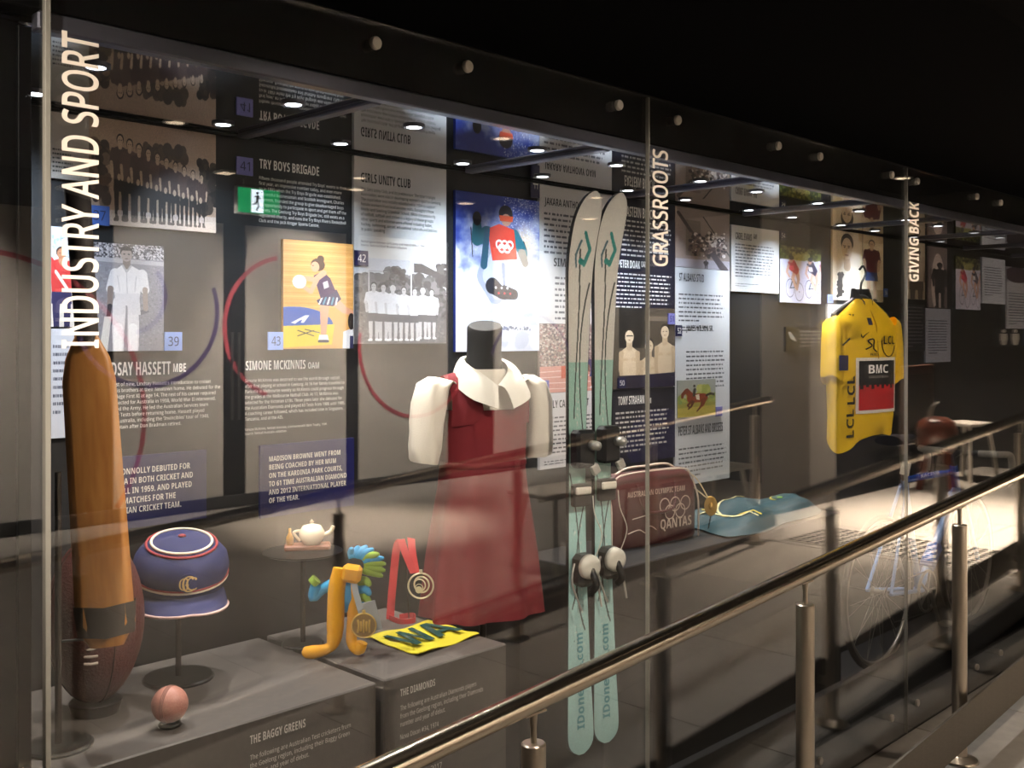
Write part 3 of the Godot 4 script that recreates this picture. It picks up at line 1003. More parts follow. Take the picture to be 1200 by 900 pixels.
	panel("text_panel", "navy text panel with white print past the sepia portraits", "text panel", 1036, 1046, 1036, 365, 440, printed(im))
	# dim bay beyond
	im = paint(100, 180, "b3a48e")
	figure(im, 0.5, 1.2, 1.1, "7d6a55", "2a221a", "a89a86", "4a4238", "2a221a", true, 1.6)
	panel("photo_print", "sepia photograph behind the words GIVING BACK", "photograph", 1064, 1084, 1064, 282, 350, printed(im))
	im = paint(120, 200, "12121c")
	small_print(im, 0.05, 0.05, 0.95, 12, 0.075, "6a6a70", 97)
	panel("text_panel", "black text panel below the words GIVING BACK", "text panel", 1058, 1084, 1058, 356, 412, printed(im))
	im = paint(110, 220, "7c6e70")
	oval(im, 0.5, 0.6, 0.35, 0.5, "cdbdb8")
	figure(im, 0.6, 1.0, 0.75, "2a2428", "151015", "1c181c", "1c181c", "111111", true, 1.4)
	panel("photo_print", "mauve photograph of a dark standing figure in the dim bay", "photograph", 1088, 1110, 1088, 288, 360, printed(im))
	im = paint(120, 260, "a3a9bd")
	small_print(im, 0.1, 0.22, 0.9, 13, 0.05, "30344a", 98)
	panel("text_panel", "bluish text panel under the dark figure photograph", "text panel", 1085, 1114, 1085, 361, 425, printed(im))
	panel("photo_print", "dim photograph of two cyclists in the unlit bay", "photograph", 1120, 1149, 1120, 300, 362, printed(cyclist_photo()))
	im = paint(120, 200, "b9c0d2")
	small_print(im, 0.1, 0.2, 0.9, 12, 0.055, "2a2e44", 99)
	panel("text_panel", "bluish text panel between the unlit cyclists and the case edge", "text panel", 1151, 1178, 1151, 301, 355, printed(im))
	im = paint(120, 260, "a9adba")
	oval(im, 0.5, 0.12, 0.6, 0.13, "4a3f48")
	small_print(im, 0.1, 0.42, 0.9, 12, 0.045, "2a2e44", 100)
	panel("text_panel", "bluish text panel with a dark photograph at its head", "text panel", 1180, 1204, 1180, 312, 385, printed(im))

# ---------------------------------------------------------------- the pictures
func team_photo() -> Image:
	var im := paint(420, 240, "a38d7b")
	shape(im, [Vector2(0, 0.86), Vector2(1, 0.84), Vector2(1, 1), Vector2(0, 1)], "b9aca2")
	dabs(im, 90, 21, 0.0, 0.25, 0.14, 0.8, 0.03, ["3a2f2a", "5a4a40", "2c2420", "756355"])
	dabs(im, 60, 22, 0.86, 0.3, 1.0, 0.8, 0.03, ["2c2521", "40352e", "1f1a17"])
	dabs(im, 40, 23, 0.4, 0.2, 0.75, 0.3, 0.03, ["4a3d34", "3b312b"])
	for i in 10:
		var x := 0.23 + i * 0.072
		var h := 0.82 - i * 0.032
		figure(im, x, 0.95, h, "b8a08a", "221a16", ["4b3a38", "54423e", "463634"][i % 3], "1d1716", "3a302c", true, 0.8)
		var foot := 0.95
		if i % 3 == 0:
			for s in [-1.0, 1.0]:
				oval(im, x + s * 0.012, foot - 0.07, 0.009, 0.03, "b3a6a4")
		oval(im, x - 0.008, foot - h * 0.5, 0.013, 0.032, "b8a08a")
	speckle(im, 0.14, 5)
	return im

func batsman_photo() -> Image:
	var im := paint(240, 330, "8b8a92")
	dabs(im, 900, 31, 0, 0.0, 1, 0.13, 0.012, ["d4d2d8", "6a6870", "3c3a40", "b5b3ba"])
	shape(im, [Vector2(0, 0.13), Vector2(1, 0.15), Vector2(1, 0.19), Vector2(0, 0.17)], "b4b2ba")
	dabs(im, 900, 32, 0, 0.2, 1, 1, 0.012, ["8f8e97", "85848c", "9a99a2", "7b7a82"])
	shape(im, [Vector2(0.2, 0.72), Vector2(0.75, 0.6), Vector2(0.8, 0.63), Vector2(0.24, 0.78)], "6c6a74")
	var x := 0.48
	for s in [-1.0, 1.0]:
		limb(im, [Vector2(x + s * 0.08, 0.55), Vector2(x + s * 0.1, 0.8), Vector2(x + s * 0.1, 1.0)], 0.09, 0.07, "dcdade")
		limb(im, [Vector2(x + s * 0.1, 0.78), Vector2(x + s * 0.1, 1.0)], 0.06, 0.055, "ededf0")
	shape(im, [Vector2(0.31, 0.27), Vector2(0.42, 0.2), Vector2(0.56, 0.2), Vector2(0.72, 0.26), Vector2(0.66, 0.52), Vector2(0.34, 0.52)], "e3e1e4")
	shape(im, [Vector2(0.34, 0.46), Vector2(0.66, 0.46), Vector2(0.68, 0.66), Vector2(0.32, 0.66)], "d5d3d8")
	limb(im, [Vector2(0.34, 0.28), Vector2(0.28, 0.42)], 0.07, 0.06, "dedce0")
	limb(im, [Vector2(0.28, 0.42), Vector2(0.27, 0.56)], 0.04, 0.035, "8a7d78")
	limb(im, [Vector2(0.7, 0.28), Vector2(0.74, 0.42)], 0.07, 0.06, "dedce0")
	limb(im, [Vector2(0.74, 0.42), Vector2(0.75, 0.6)], 0.035, 0.032, "9a8d88")
	limb(im, [Vector2(0.27, 0.58), Vector2(0.25, 0.68)], 0.03, 0.025, "33313a")
	shape(im, [Vector2(0.2, 0.68), Vector2(0.29, 0.68), Vector2(0.24, 1.0), Vector2(0.13, 1.0)], "d7d4d0")
	limb(im, [Vector2(0.49, 0.2), Vector2(0.49, 0.15)], 0.05, 0.05, "7d726e")
	oval(im, 0.49, 0.075, 0.085, 0.06, "2c2a2e")
	oval(im, 0.49, 0.1, 0.075, 0.062, "a59a96")
	shape(im, [Vector2(0.405, 0.085), Vector2(0.42, 0.035), Vector2(0.5, 0.018), Vector2(0.565, 0.04), Vector2(0.575, 0.09), Vector2(0.55, 0.062), Vector2(0.44, 0.06)], "2c2a2e")
	limb(im, [Vector2(0.44, 0.2), Vector2(0.49, 0.26), Vector2(0.55, 0.2)], 0.012, 0.012, "b4b2b8")
	limb(im, [Vector2(0.49, 0.26), Vector2(0.5, 0.46)], 0.005, 0.005, "b9b7bd")
	limb(im, [Vector2(0.37, 0.3), Vector2(0.4, 0.44)], 0.008, 0.006, "c6c4ca")
	limb(im, [Vector2(0.62, 0.3), Vector2(0.6, 0.44)], 0.008, 0.006, "c2c0c6")
	limb(im, [Vector2(0.49, 0.58), Vector2(0.49, 0.98)], 0.012, 0.016, "8f8d95")
	for s in [-1.0, 1.0]:
		oval(im, 0.49 + s * 0.03, 0.093, 0.016, 0.006, "35323a")
	oval(im, 0.49, 0.135, 0.025, 0.005, "6a5c5a")
	speckle(im, 0.1, 6)
	return im

func netball_photo() -> Image:
	var im := paint(250, 400, "d9a25c")
	for i in 20:
		shape(im, [Vector2(0, i * 0.032), Vector2(1, i * 0.032 - 0.01), Vector2(1, i * 0.032 + 0.002), Vector2(0, i * 0.032 + 0.012)], ["cf9650", "e2b06a", "d49c55"][i % 3])
	oval(im, 0.15, 0.78, 0.55, 0.17, "2a56a8")
	shape(im, [Vector2(0, 0.79), Vector2(0.72, 0.77), Vector2(0.68, 0.97), Vector2(0, 1.0)], "e8c640")
	shape(im, [Vector2(0, 0.99), Vector2(0.7, 0.96), Vector2(1, 1), Vector2(0, 1)], "d9a25c")
	shape(im, [Vector2(0.1, 0.76), Vector2(0.3, 0.69), Vector2(0.36, 0.69), Vector2(0.28, 0.76), Vector2(0.24, 0.76), Vector2(0.26, 0.73), Vector2(0.22, 0.74), Vector2(0.16, 0.77)], "e9ecf2")
	for k in [[0.2, 0.83, 0.42, 0.88], [0.42, 0.83, 0.2, 0.88], [0.3, 0.82, 0.5, 0.85]]:
		limb(im, [Vector2(k[0], k[1]), Vector2(k[2], k[3])], 0.008, 0.008, "3a3a2a")
	var skin_ := "d8a083"
	limb(im, [Vector2(0.72, 0.55), Vector2(0.86, 0.63), Vector2(0.98, 0.66)], 0.07, 0.04, skin_)
	limb(im, [Vector2(0.58, 0.55), Vector2(0.57, 0.7), Vector2(0.56, 0.86)], 0.075, 0.04, skin_)
	shape(im, [Vector2(0.5, 0.87), Vector2(0.62, 0.87), Vector2(0.64, 0.93), Vector2(0.48, 0.93)], "f2f2f2")
	limb(im, [Vector2(0.5, 0.93), Vector2(0.62, 0.93)], 0.02, 0.02, "2a2a3a")
	shape(im, [Vector2(0.46, 0.55), Vector2(0.75, 0.44), Vector2(0.82, 0.53), Vector2(0.7, 0.6), Vector2(0.5, 0.59)], "2b2a52")
	for i in 5:
		limb(im, [Vector2(0.5 + i * 0.06, 0.58), Vector2(0.54 + i * 0.055, 0.52)], 0.012, 0.012, "dfe3ea" if i % 2 == 0 else "4e8fae")
	shape(im, [Vector2(0.42, 0.32), Vector2(0.55, 0.27), Vector2(0.66, 0.34), Vector2(0.74, 0.46), Vector2(0.52, 0.53)], "3a2350")
	shape(im, [Vector2(0.55, 0.38), Vector2(0.62, 0.36), Vector2(0.64, 0.42), Vector2(0.57, 0.44)], "c9c4d4")
	limb(im, [Vector2(0.56, 0.29), Vector2(0.44, 0.36), Vector2(0.27, 0.34)], 0.045, 0.03, skin_)
	limb(im, [Vector2(0.46, 0.36), Vector2(0.38, 0.47), Vector2(0.26, 0.42)], 0.035, 0.028, skin_)
	oval(im, 0.22, 0.38, 0.095, 0.062, "eceff4")
	limb(im, [Vector2(0.14, 0.36), Vector2(0.3, 0.4)], 0.005, 0.005, "aab0c0")
	oval(im, 0.48, 0.215, 0.1, 0.06, "3a2116")
	oval(im, 0.52, 0.16, 0.05, 0.035, "3a2116")
	oval(im, 0.44, 0.235, 0.06, 0.048, skin_)
	oval(im, 0.41, 0.225, 0.01, 0.005, "3a2116")
	shape(im, [Vector2(0.85, 0.84), Vector2(1, 0.8), Vector2(1, 1), Vector2(0.84, 1)], "e4e6ee")
	oval(im, 0.97, 0.74, 0.05, 0.08, "1c1416")
	shape(im, [Vector2(0.95, 0.88), Vector2(1, 0.88), Vector2(1, 1), Vector2(0.95, 1)], "2c2f5a")
	speckle(im, 0.05, 7)
	return im

func girls_photo() -> Image:
	var im := paint(320, 300, "b9bdc6")
	dabs(im, 170, 51, 0.0, 0.2, 1.0, 0.5, 0.05, ["4a4b50", "5a5b60", "6b6c72", "3c3d42"])
	dabs(im, 120, 52, 0.32, 0.1, 0.52, 0.3, 0.03, ["2e2f33", "43444a", "5a5b60"])
	dabs(im, 60, 53, 0.9, 0.03, 1.0, 0.3, 0.03, ["34353a", "4a4b50"])
	shape(im, [Vector2(0, 0.36), Vector2(1, 0.4), Vector2(1, 0.72), Vector2(0, 0.72)], "4d4e53")
	dabs(im, 260, 54, 0.0, 0.36, 1.0, 0.7, 0.025, ["3c3d42", "5a5b61", "66676d", "46474c"])
	shape(im, [Vector2(0, 0.68), Vector2(1, 0.7), Vector2(1, 1), Vector2(0, 1)], "5b5c60")
	dabs(im, 300, 55, 0.0, 0.7, 1.0, 1.0, 0.012, ["525357", "66676b", "6f7074"])
	shape(im, [Vector2(0.63, 0.03), Vector2(0.72, 0.03), Vector2(0.98, 0.16), Vector2(0.98, 0.22), Vector2(0.72, 0.14), Vector2(0.63, 0.14)], "3a3b40")
	limb(im, [Vector2(0.6, 0.0), Vector2(0.6, 0.5)], 0.006, 0.006, "e8eaee")
	limb(im, [Vector2(0.15, 0.15), Vector2(0.15, 0.6)], 0.005, 0.005, "c0c2c8")
	limb(im, [Vector2(0.15, 0.15), Vector2(0.34, 0.15)], 0.004, 0.004, "88898e")
	var k := [0.2, 0.3, 0.4, 0.52, 0.64, 0.73, 0.83]
	for i in 7:
		figure(im, k[i], 0.96 - (0.02 if i > 4 else 0.0), 0.68 - 0.012 * i, "b4b5ba", ["2a2a2e", "35353a", "c4c4c8"][i % 3] if i != 2 else "b9babf", "cdd0d6", "55565d", "d8dade", false, 0.72)
	speckle(im, 0.1, 8)
	return im

func skier_photo() -> Image:
	var im := paint(280, 420, "d7dbe6")
	var W := 280
	var H := 420
	var n := FastNoiseLite.new()
	n.seed = 4
	n.frequency = 0.012
	for y in H:
		for x in W:
			var u := float(x) / W
			var v := float(y) / H
			var k := clampf(1.25 - v * 2.6 - absf(u - 0.15) * 0.3 + n.get_noise_2d(x, y) * 0.8, 0, 1)
			var warm := clampf(1.0 - Vector2(u - 0.78, (v - 0.3) * 1.2).length() * 4.0, 0, 1)
			var c := Color("cdd2e0").lerp(Color("1f3590"), k).lerp(Color("c9a878"), warm * 0.8)
			im.set_pixel(x, y, c)
	dabs(im, 500, 61, 0.55, 0.0, 1.0, 0.3, 0.004, ["e8ecf6", "c3cdea", "8fa0d8"])
	dabs(im, 160, 62, 0.4, 0.55, 1.0, 0.95, 0.07, ["d6dae6", "c9cedc", "dde1ea", "bcc3d4"])
	dabs(im, 30, 63, 0.55, 0.84, 0.9, 0.86, 0.012, ["6a7080", "8a90a0"])
	limb(im, [Vector2(0.17, 0.22), Vector2(0.19, 0.4)], 0.006, 0.005, "2a2a30")
	limb(im, [Vector2(0.8, 0.28), Vector2(0.84, 0.34)], 0.006, 0.006, "2a2a30")
	limb(im, [Vector2(0.46, 0.42), Vector2(0.36, 0.52), Vector2(0.46, 0.63)], 0.14, 0.1, "9da3b4")
	limb(im, [Vector2(0.47, 0.42), Vector2(0.39, 0.52), Vector2(0.48, 0.62)], 0.1, 0.07, "b9bece")
	limb(im, [Vector2(0.64, 0.42), Vector2(0.7, 0.52), Vector2(0.64, 0.63)], 0.13, 0.1, "a5abbb")
	limb(im, [Vector2(0.64, 0.42), Vector2(0.67, 0.52), Vector2(0.62, 0.62)], 0.09, 0.06, "c3c8d6")
	limb(im, [Vector2(0.55, 0.44), Vector2(0.56, 0.6)], 0.02, 0.01, "7f8699")
	limb(im, [Vector2(0.36, 0.25), Vector2(0.24, 0.29), Vector2(0.24, 0.2)], 0.075, 0.05, "1f5f6c")
	oval(im, 0.24, 0.16, 0.05, 0.045, "202026")
	limb(im, [Vector2(0.68, 0.25), Vector2(0.76, 0.32), Vector2(0.8, 0.36)], 0.07, 0.05, "1f5f6c")
	limb(im, [Vector2(0.78, 0.36), Vector2(0.82, 0.42)], 0.05, 0.04, "7c7468")
	shape(im, [Vector2(0.36, 0.22), Vector2(0.5, 0.18), Vector2(0.68, 0.21), Vector2(0.72, 0.4), Vector2(0.42, 0.42)], "d2402c")
	for i in 5:
		ring_mark(im, 0.5 + (i % 3) * 0.065 + (0.032 if i > 2 else 0.0), 0.31 + (0.025 if i > 2 else 0.0), 0.035, 0.024, "f4ebe8")
	limb(im, [Vector2(0.36, 0.22), Vector2(0.32, 0.45)], 0.03, 0.04, "1b4f66")
	oval(im, 0.58, 0.115, 0.085, 0.06, "1d1d22")
	oval(im, 0.585, 0.15, 0.06, 0.04, "b98a72")
	shape(im, [Vector2(0.5, 0.125), Vector2(0.67, 0.125), Vector2(0.66, 0.16), Vector2(0.51, 0.16)], "d8532c")
	limb(im, [Vector2(0.42, 0.58), Vector2(0.52, 0.62)], 0.08, 0.06, "24242c")
	limb(im, [Vector2(0.56, 0.62), Vector2(0.68, 0.63)], 0.07, 0.05, "2a2a32")
	for i in 6:
		oval(im, 0.46 + i * 0.035, 0.59 + (i % 2) * 0.035, 0.012, 0.008, ["e8e8ee", "c02a38"][i % 2])
	speckle(im, 0.04, 9)
	return im

func ring_mark(im: Image, cx: float, cy: float, rx: float, ry: float, hex: String) -> void:
	var n := 40
	for i in n:
		var a := TAU * i / n
		oval(im, cx + cos(a) * rx, cy + sin(a) * ry, 0.009, 0.007, hex)

func track_photo() -> Image:
	var im := paint(220, 220, "8a7a74")
	dabs(im, 1500, 71, 0, 0, 1, 0.62, 0.014, ["a3948c", "6a5c5a", "b8aaa2", "54484c", "8f6a68"])
	shape(im, [Vector2(0, 0.62), Vector2(1, 0.6), Vector2(1, 1), Vector2(0, 1)], "c98f84")
	for i in 4:
		limb(im, [Vector2(0, 0.7 + i * 0.08), Vector2(1, 0.66 + i * 0.1)], 0.006, 0.006, "e4c4bc")
	shape(im, [Vector2(0.32, 0.62), Vector2(0.55, 0.6), Vector2(0.55, 0.78), Vector2(0.32, 0.8)], "b5482f")
	limb(im, [Vector2(0.4, 0.22), Vector2(0.62, 0.2)], 0.02, 0.015, "f0ece6")
	figure(im, 0.85, 0.95, 0.5, "7a5a4c", "2a2024", "3a2f58", "2f3a6a", "e8e8ee", false, 1.2)
	speckle(im, 0.1, 10)
	return im

func swimmers_photo() -> Image:
	var im := paint(230, 300, "4b4238")
	shape(im, [Vector2(0.1, 0), Vector2(0.5, 0), Vector2(0.5, 0.5), Vector2(0.1, 0.5)], "1d1a17")
	shape(im, [Vector2(0.5, 0.1), Vector2(1, 0.1), Vector2(1, 0.16), Vector2(0.5, 0.16)], "6a5e50")
	for p in [[0.26, 0.34, 1.0], [0.57, 0.46, 0.95], [0.83, 0.28, 1.1]]:
		var x: float = p[0]
		var y: float = p[1]
		var k: float = p[2]
		var s := "c7b296"
		shape(im, [Vector2(x - 0.13 * k, y + 0.2), Vector2(x - 0.05, y + 0.15), Vector2(x + 0.05, y + 0.15), Vector2(x + 0.13 * k, y + 0.2), Vector2(x + 0.1 * k, 0.86), Vector2(x - 0.1 * k, 0.86)], s)
		for q in [-1.0, 1.0]:
			limb(im, [Vector2(x + q * 0.125 * k, y + 0.22), Vector2(x + q * 0.135 * k, y + 0.42), Vector2(x + q * 0.12 * k, 0.84)], 0.035, 0.024, "b39d80")
			oval(im, x + q * 0.07, y + 0.3, 0.05, 0.02, "bda688")
		limb(im, [Vector2(x, y + 0.16), Vector2(x, y + 0.08)], 0.045, 0.045, "b8a286")
		oval(im, x, y - 0.015, 0.075, 0.075, "2c241c")
		oval(im, x, y + 0.02, 0.066, 0.08, "cbb79c")
		for q in [-1.0, 1.0]:
			oval(im, x + q * 0.025, y + 0.01, 0.012, 0.006, "3a2e22")
		oval(im, x, y + 0.06, 0.02, 0.005, "8a6f58")
	limb(im, [Vector2(0.22, 0.35), Vector2(0.31, 0.35)], 0.008, 0.008, "241c16")
	shape(im, [Vector2(0.08, 0.84), Vector2(0.44, 0.84), Vector2(0.46, 1), Vector2(0.06, 1)], "221d2c")
	shape(im, [Vector2(0.44, 0.84), Vector2(1, 0.82), Vector2(1, 1), Vector2(0.44, 1)], "1f1b33")
	speckle(im, 0.08, 11)
	return im

func shed_photo() -> Image:
	var im := paint(220, 250, "8f8078")
	shape(im, [Vector2(0, 0.86), Vector2(1, 0.84), Vector2(1, 1), Vector2(0, 1)], "a9a4ae")
	shape(im, [Vector2(0.18, 0.2), Vector2(0.45, 0.2), Vector2(0.45, 0.8), Vector2(0.18, 0.8)], "76685f")
	limb(im, [Vector2(0.5, 0.12), Vector2(1.0, 0.75)], 0.01, 0.01, "2c2624")
	limb(im, [Vector2(0.05, 0.1), Vector2(0.6, 0.8)], 0.03, 0.03, "463b36")
	dabs(im, 160, 72, 0.25, 0.42, 0.95, 0.8, 0.028, ["2c2628", "5a4c4a", "d8ccc6", "7a6560", "3c3234"])
	dabs(im, 60, 73, 0.6, 0.35, 0.9, 0.6, 0.025, ["e6dcd6", "c8bab2", "2c2628"])
	limb(im, [Vector2(0.68, 0.75), Vector2(0.9, 1.0)], 0.05, 0.07, "4a4246")
	figure(im, 0.55, 0.99, 0.14, "3a3234", "2a2426", "3a3234", "3a3234", "2a2426", true, 1.4)
	speckle(im, 0.1, 12)
	return im

func horse_picture() -> Image:
	var im := paint(200, 190, "8f958f")
	shape(im, [Vector2(0, 0.55), Vector2(1, 0.5), Vector2(1, 1), Vector2(0, 1)], "8b8a3c")
	shape(im, [Vector2(0, 0.75), Vector2(1, 0.72), Vector2(1, 1), Vector2(0, 1)], "a99c44")
	dabs(im, 60, 81, 0.0, 0.4, 1, 0.6, 0.05, ["7f8a44", "93984a", "768a4c"])
	dabs(im, 50, 82, 0.55, 0.18, 0.8, 0.45, 0.06, ["9aa050", "8c9648", "a8aa62"])
	var b := "7a2f16"
	limb(im, [Vector2(0.36, 0.5), Vector2(0.68, 0.5)], 0.12, 0.11, b)
	limb(im, [Vector2(0.36, 0.46), Vector2(0.24, 0.3)], 0.09, 0.06, b)
	limb(im, [Vector2(0.24, 0.28), Vector2(0.13, 0.38), Vector2(0.12, 0.46)], 0.055, 0.03, "6a2812")
	limb(im, [Vector2(0.36, 0.58), Vector2(0.26, 0.68), Vector2(0.3, 0.74)], 0.035, 0.018, "5a2210")
	limb(im, [Vector2(0.4, 0.6), Vector2(0.35, 0.72), Vector2(0.28, 0.78)], 0.035, 0.018, "4a1c0e")
	limb(im, [Vector2(0.66, 0.58), Vector2(0.62, 0.72), Vector2(0.5, 0.86)], 0.05, 0.016, "5a2210")
	limb(im, [Vector2(0.7, 0.56), Vector2(0.66, 0.7), Vector2(0.58, 0.76)], 0.05, 0.016, "6a2812")
	limb(im, [Vector2(0.76, 0.44), Vector2(0.86, 0.4), Vector2(0.95, 0.43)], 0.03, 0.03, "241410")
	shape(im, [Vector2(0.46, 0.42), Vector2(0.56, 0.4), Vector2(0.57, 0.56), Vector2(0.49, 0.54)], "cfc8b8")
	limb(im, [Vector2(0.42, 0.42), Vector2(0.44, 0.26)], 0.035, 0.035, "26241f")
	oval(im, 0.43, 0.17, 0.03, 0.035, "2c2620")
	speckle(im, 0.05, 13)
	return im

func cyclist_photo() -> Image:
	var im := paint(240, 300, "c3c3dc")
	shape(im, [Vector2(0, 0), Vector2(1, 0), Vector2(1, 0.2), Vector2(0, 0.24)], "4c4f2c")
	dabs(im, 200, 91, 0, 0, 1, 0.2, 0.04, ["3a4020", "6a6f38", "8f8f52", "2a3018"])
	dabs(im, 120, 92, 0.3, 0.12, 0.7, 0.22, 0.03, ["a5a568", "8f8f52"])
	for p in [[0.2, "b02a38", "d8465a"], [0.66, "2a2a48", "d9d9e4"], [0.98, "a04a60", "d9a0b0"]]:
		var x: float = p[0]
		for w in [[x + 0.04, 0.74], [x + 0.26, 0.8]]:
			ring_mark(im, w[0], w[1], 0.1, 0.16, "22222e")
			oval(im, w[0], w[1], 0.01, 0.012, "4a4a5a")
		limb(im, [Vector2(x + 0.04, 0.74), Vector2(x + 0.12, 0.56), Vector2(x + 0.22, 0.72), Vector2(x + 0.04, 0.74)], 0.012, 0.012, "35506a")
		limb(im, [Vector2(x + 0.16, 0.42), Vector2(x + 0.1, 0.56), Vector2(x + 0.18, 0.74)], 0.05, 0.025, "c9a08c")
		limb(im, [Vector2(x + 0.2, 0.44), Vector2(x + 0.24, 0.58), Vector2(x + 0.2, 0.76)], 0.05, 0.025, "b8907c")
		shape(im, [Vector2(x - 0.02, 0.28), Vector2(x + 0.14, 0.24), Vector2(x + 0.26, 0.4), Vector2(x + 0.2, 0.5), Vector2(x + 0.02, 0.42)], p[1])
		shape(im, [Vector2(x + 0.02, 0.34), Vector2(x + 0.12, 0.34), Vector2(x + 0.14, 0.42), Vector2(x + 0.04, 0.42)], p[2])
		limb(im, [Vector2(x, 0.34), Vector2(x - 0.04, 0.46), Vector2(x + 0.02, 0.54)], 0.03, 0.02, "c9a08c")
		oval(im, x + 0.06, 0.24, 0.05, 0.05, "c0957f")
		oval(im, x + 0.07, 0.2, 0.06, 0.04, "33333f")
	speckle(im, 0.05, 14)
	return im

func portrait_photo() -> Image:
	var im := paint(280, 330, "d6c8b4")
	shape(im, [Vector2(0.52, 0), Vector2(1, 0), Vector2(1, 1), Vector2(0.52, 1)], "cdbd9f")
	dabs(im, 120, 101, 0.52, 0.0, 1, 0.12, 0.05, ["c2ae8e", "b5a080"])
	shape(im, [Vector2(0.52, 0.86), Vector2(1, 0.82), Vector2(1, 1), Vector2(0.52, 1)], "a99878")
	shape(im, [Vector2(0.02, 1), Vector2(0.08, 0.62), Vector2(0.2, 0.5), Vector2(0.34, 0.5), Vector2(0.46, 0.66), Vector2(0.5, 1)], "e4dccd")
	limb(im, [Vector2(0.27, 0.54), Vector2(0.26, 0.42)], 0.065, 0.06, "b49a82")
	oval(im, 0.27, 0.2, 0.12, 0.13, "2a211b")
	oval(im, 0.265, 0.28, 0.1, 0.15, "cdb59c")
	for q in [-1.0, 1.0]:
		oval(im, 0.26 + q * 0.04, 0.265, 0.018, 0.008, "4a392c")
		limb(im, [Vector2(0.26 + q * 0.02, 0.245), Vector2(0.26 + q * 0.065, 0.245)], 0.006, 0.006, "3a2c22")
	limb(im, [Vector2(0.26, 0.27), Vector2(0.25, 0.325)], 0.008, 0.014, "b59a82")
	oval(im, 0.26, 0.37, 0.035, 0.009, "8a6250")
	dabs(im, 34, 102, 0.08, 0.62, 0.2, 0.95, 0.02, ["3c3a3c", "5a5658", "77706c"])
	shape(im, [Vector2(0.1, 0.62), Vector2(0.18, 0.62), Vector2(0.18, 0.95), Vector2(0.09, 0.95)], "57524f")
	figure(im, 0.76, 0.99, 0.88, "b99a7c", "2a1f18", "5a2a2a", "35466e", "3a2c20", false, 0.85)
	speckle(im, 0.06, 15)
	return im

# ---------------------------------------------------------------- bat, football, ball
func round_stand(called: String, label: String, at: Vector3, h: float, plate_r: float, base_r: float, group := "") -> Node3D:
	var o := thing(called, label, "stand", at, 0.0, group)
	var m := mat("stand black", "232220", 0.3, 0.3)
	part("base", lathe_hard([Vector2(0, 0), Vector2(base_r, 0), Vector2(base_r, 0.004), Vector2(base_r - 0.004, 0.007), Vector2(0, 0.007)], 32), m, o)
	part("pole", lathe_hard([Vector2(0.006, 0.006), Vector2(0.006, h - 0.004)], 14), mat("stand pole", "55504a", 0.25, 0.8), o)
	if plate_r > 0:
		part("plate", lathe_hard([Vector2(0, 0), Vector2(plate_r * 0.9, 0), Vector2(plate_r, 0.004), Vector2(plate_r, 0.006), Vector2(0, 0.006)], 32), m, o, Vector3(0, h - 0.006, 0))
	return o

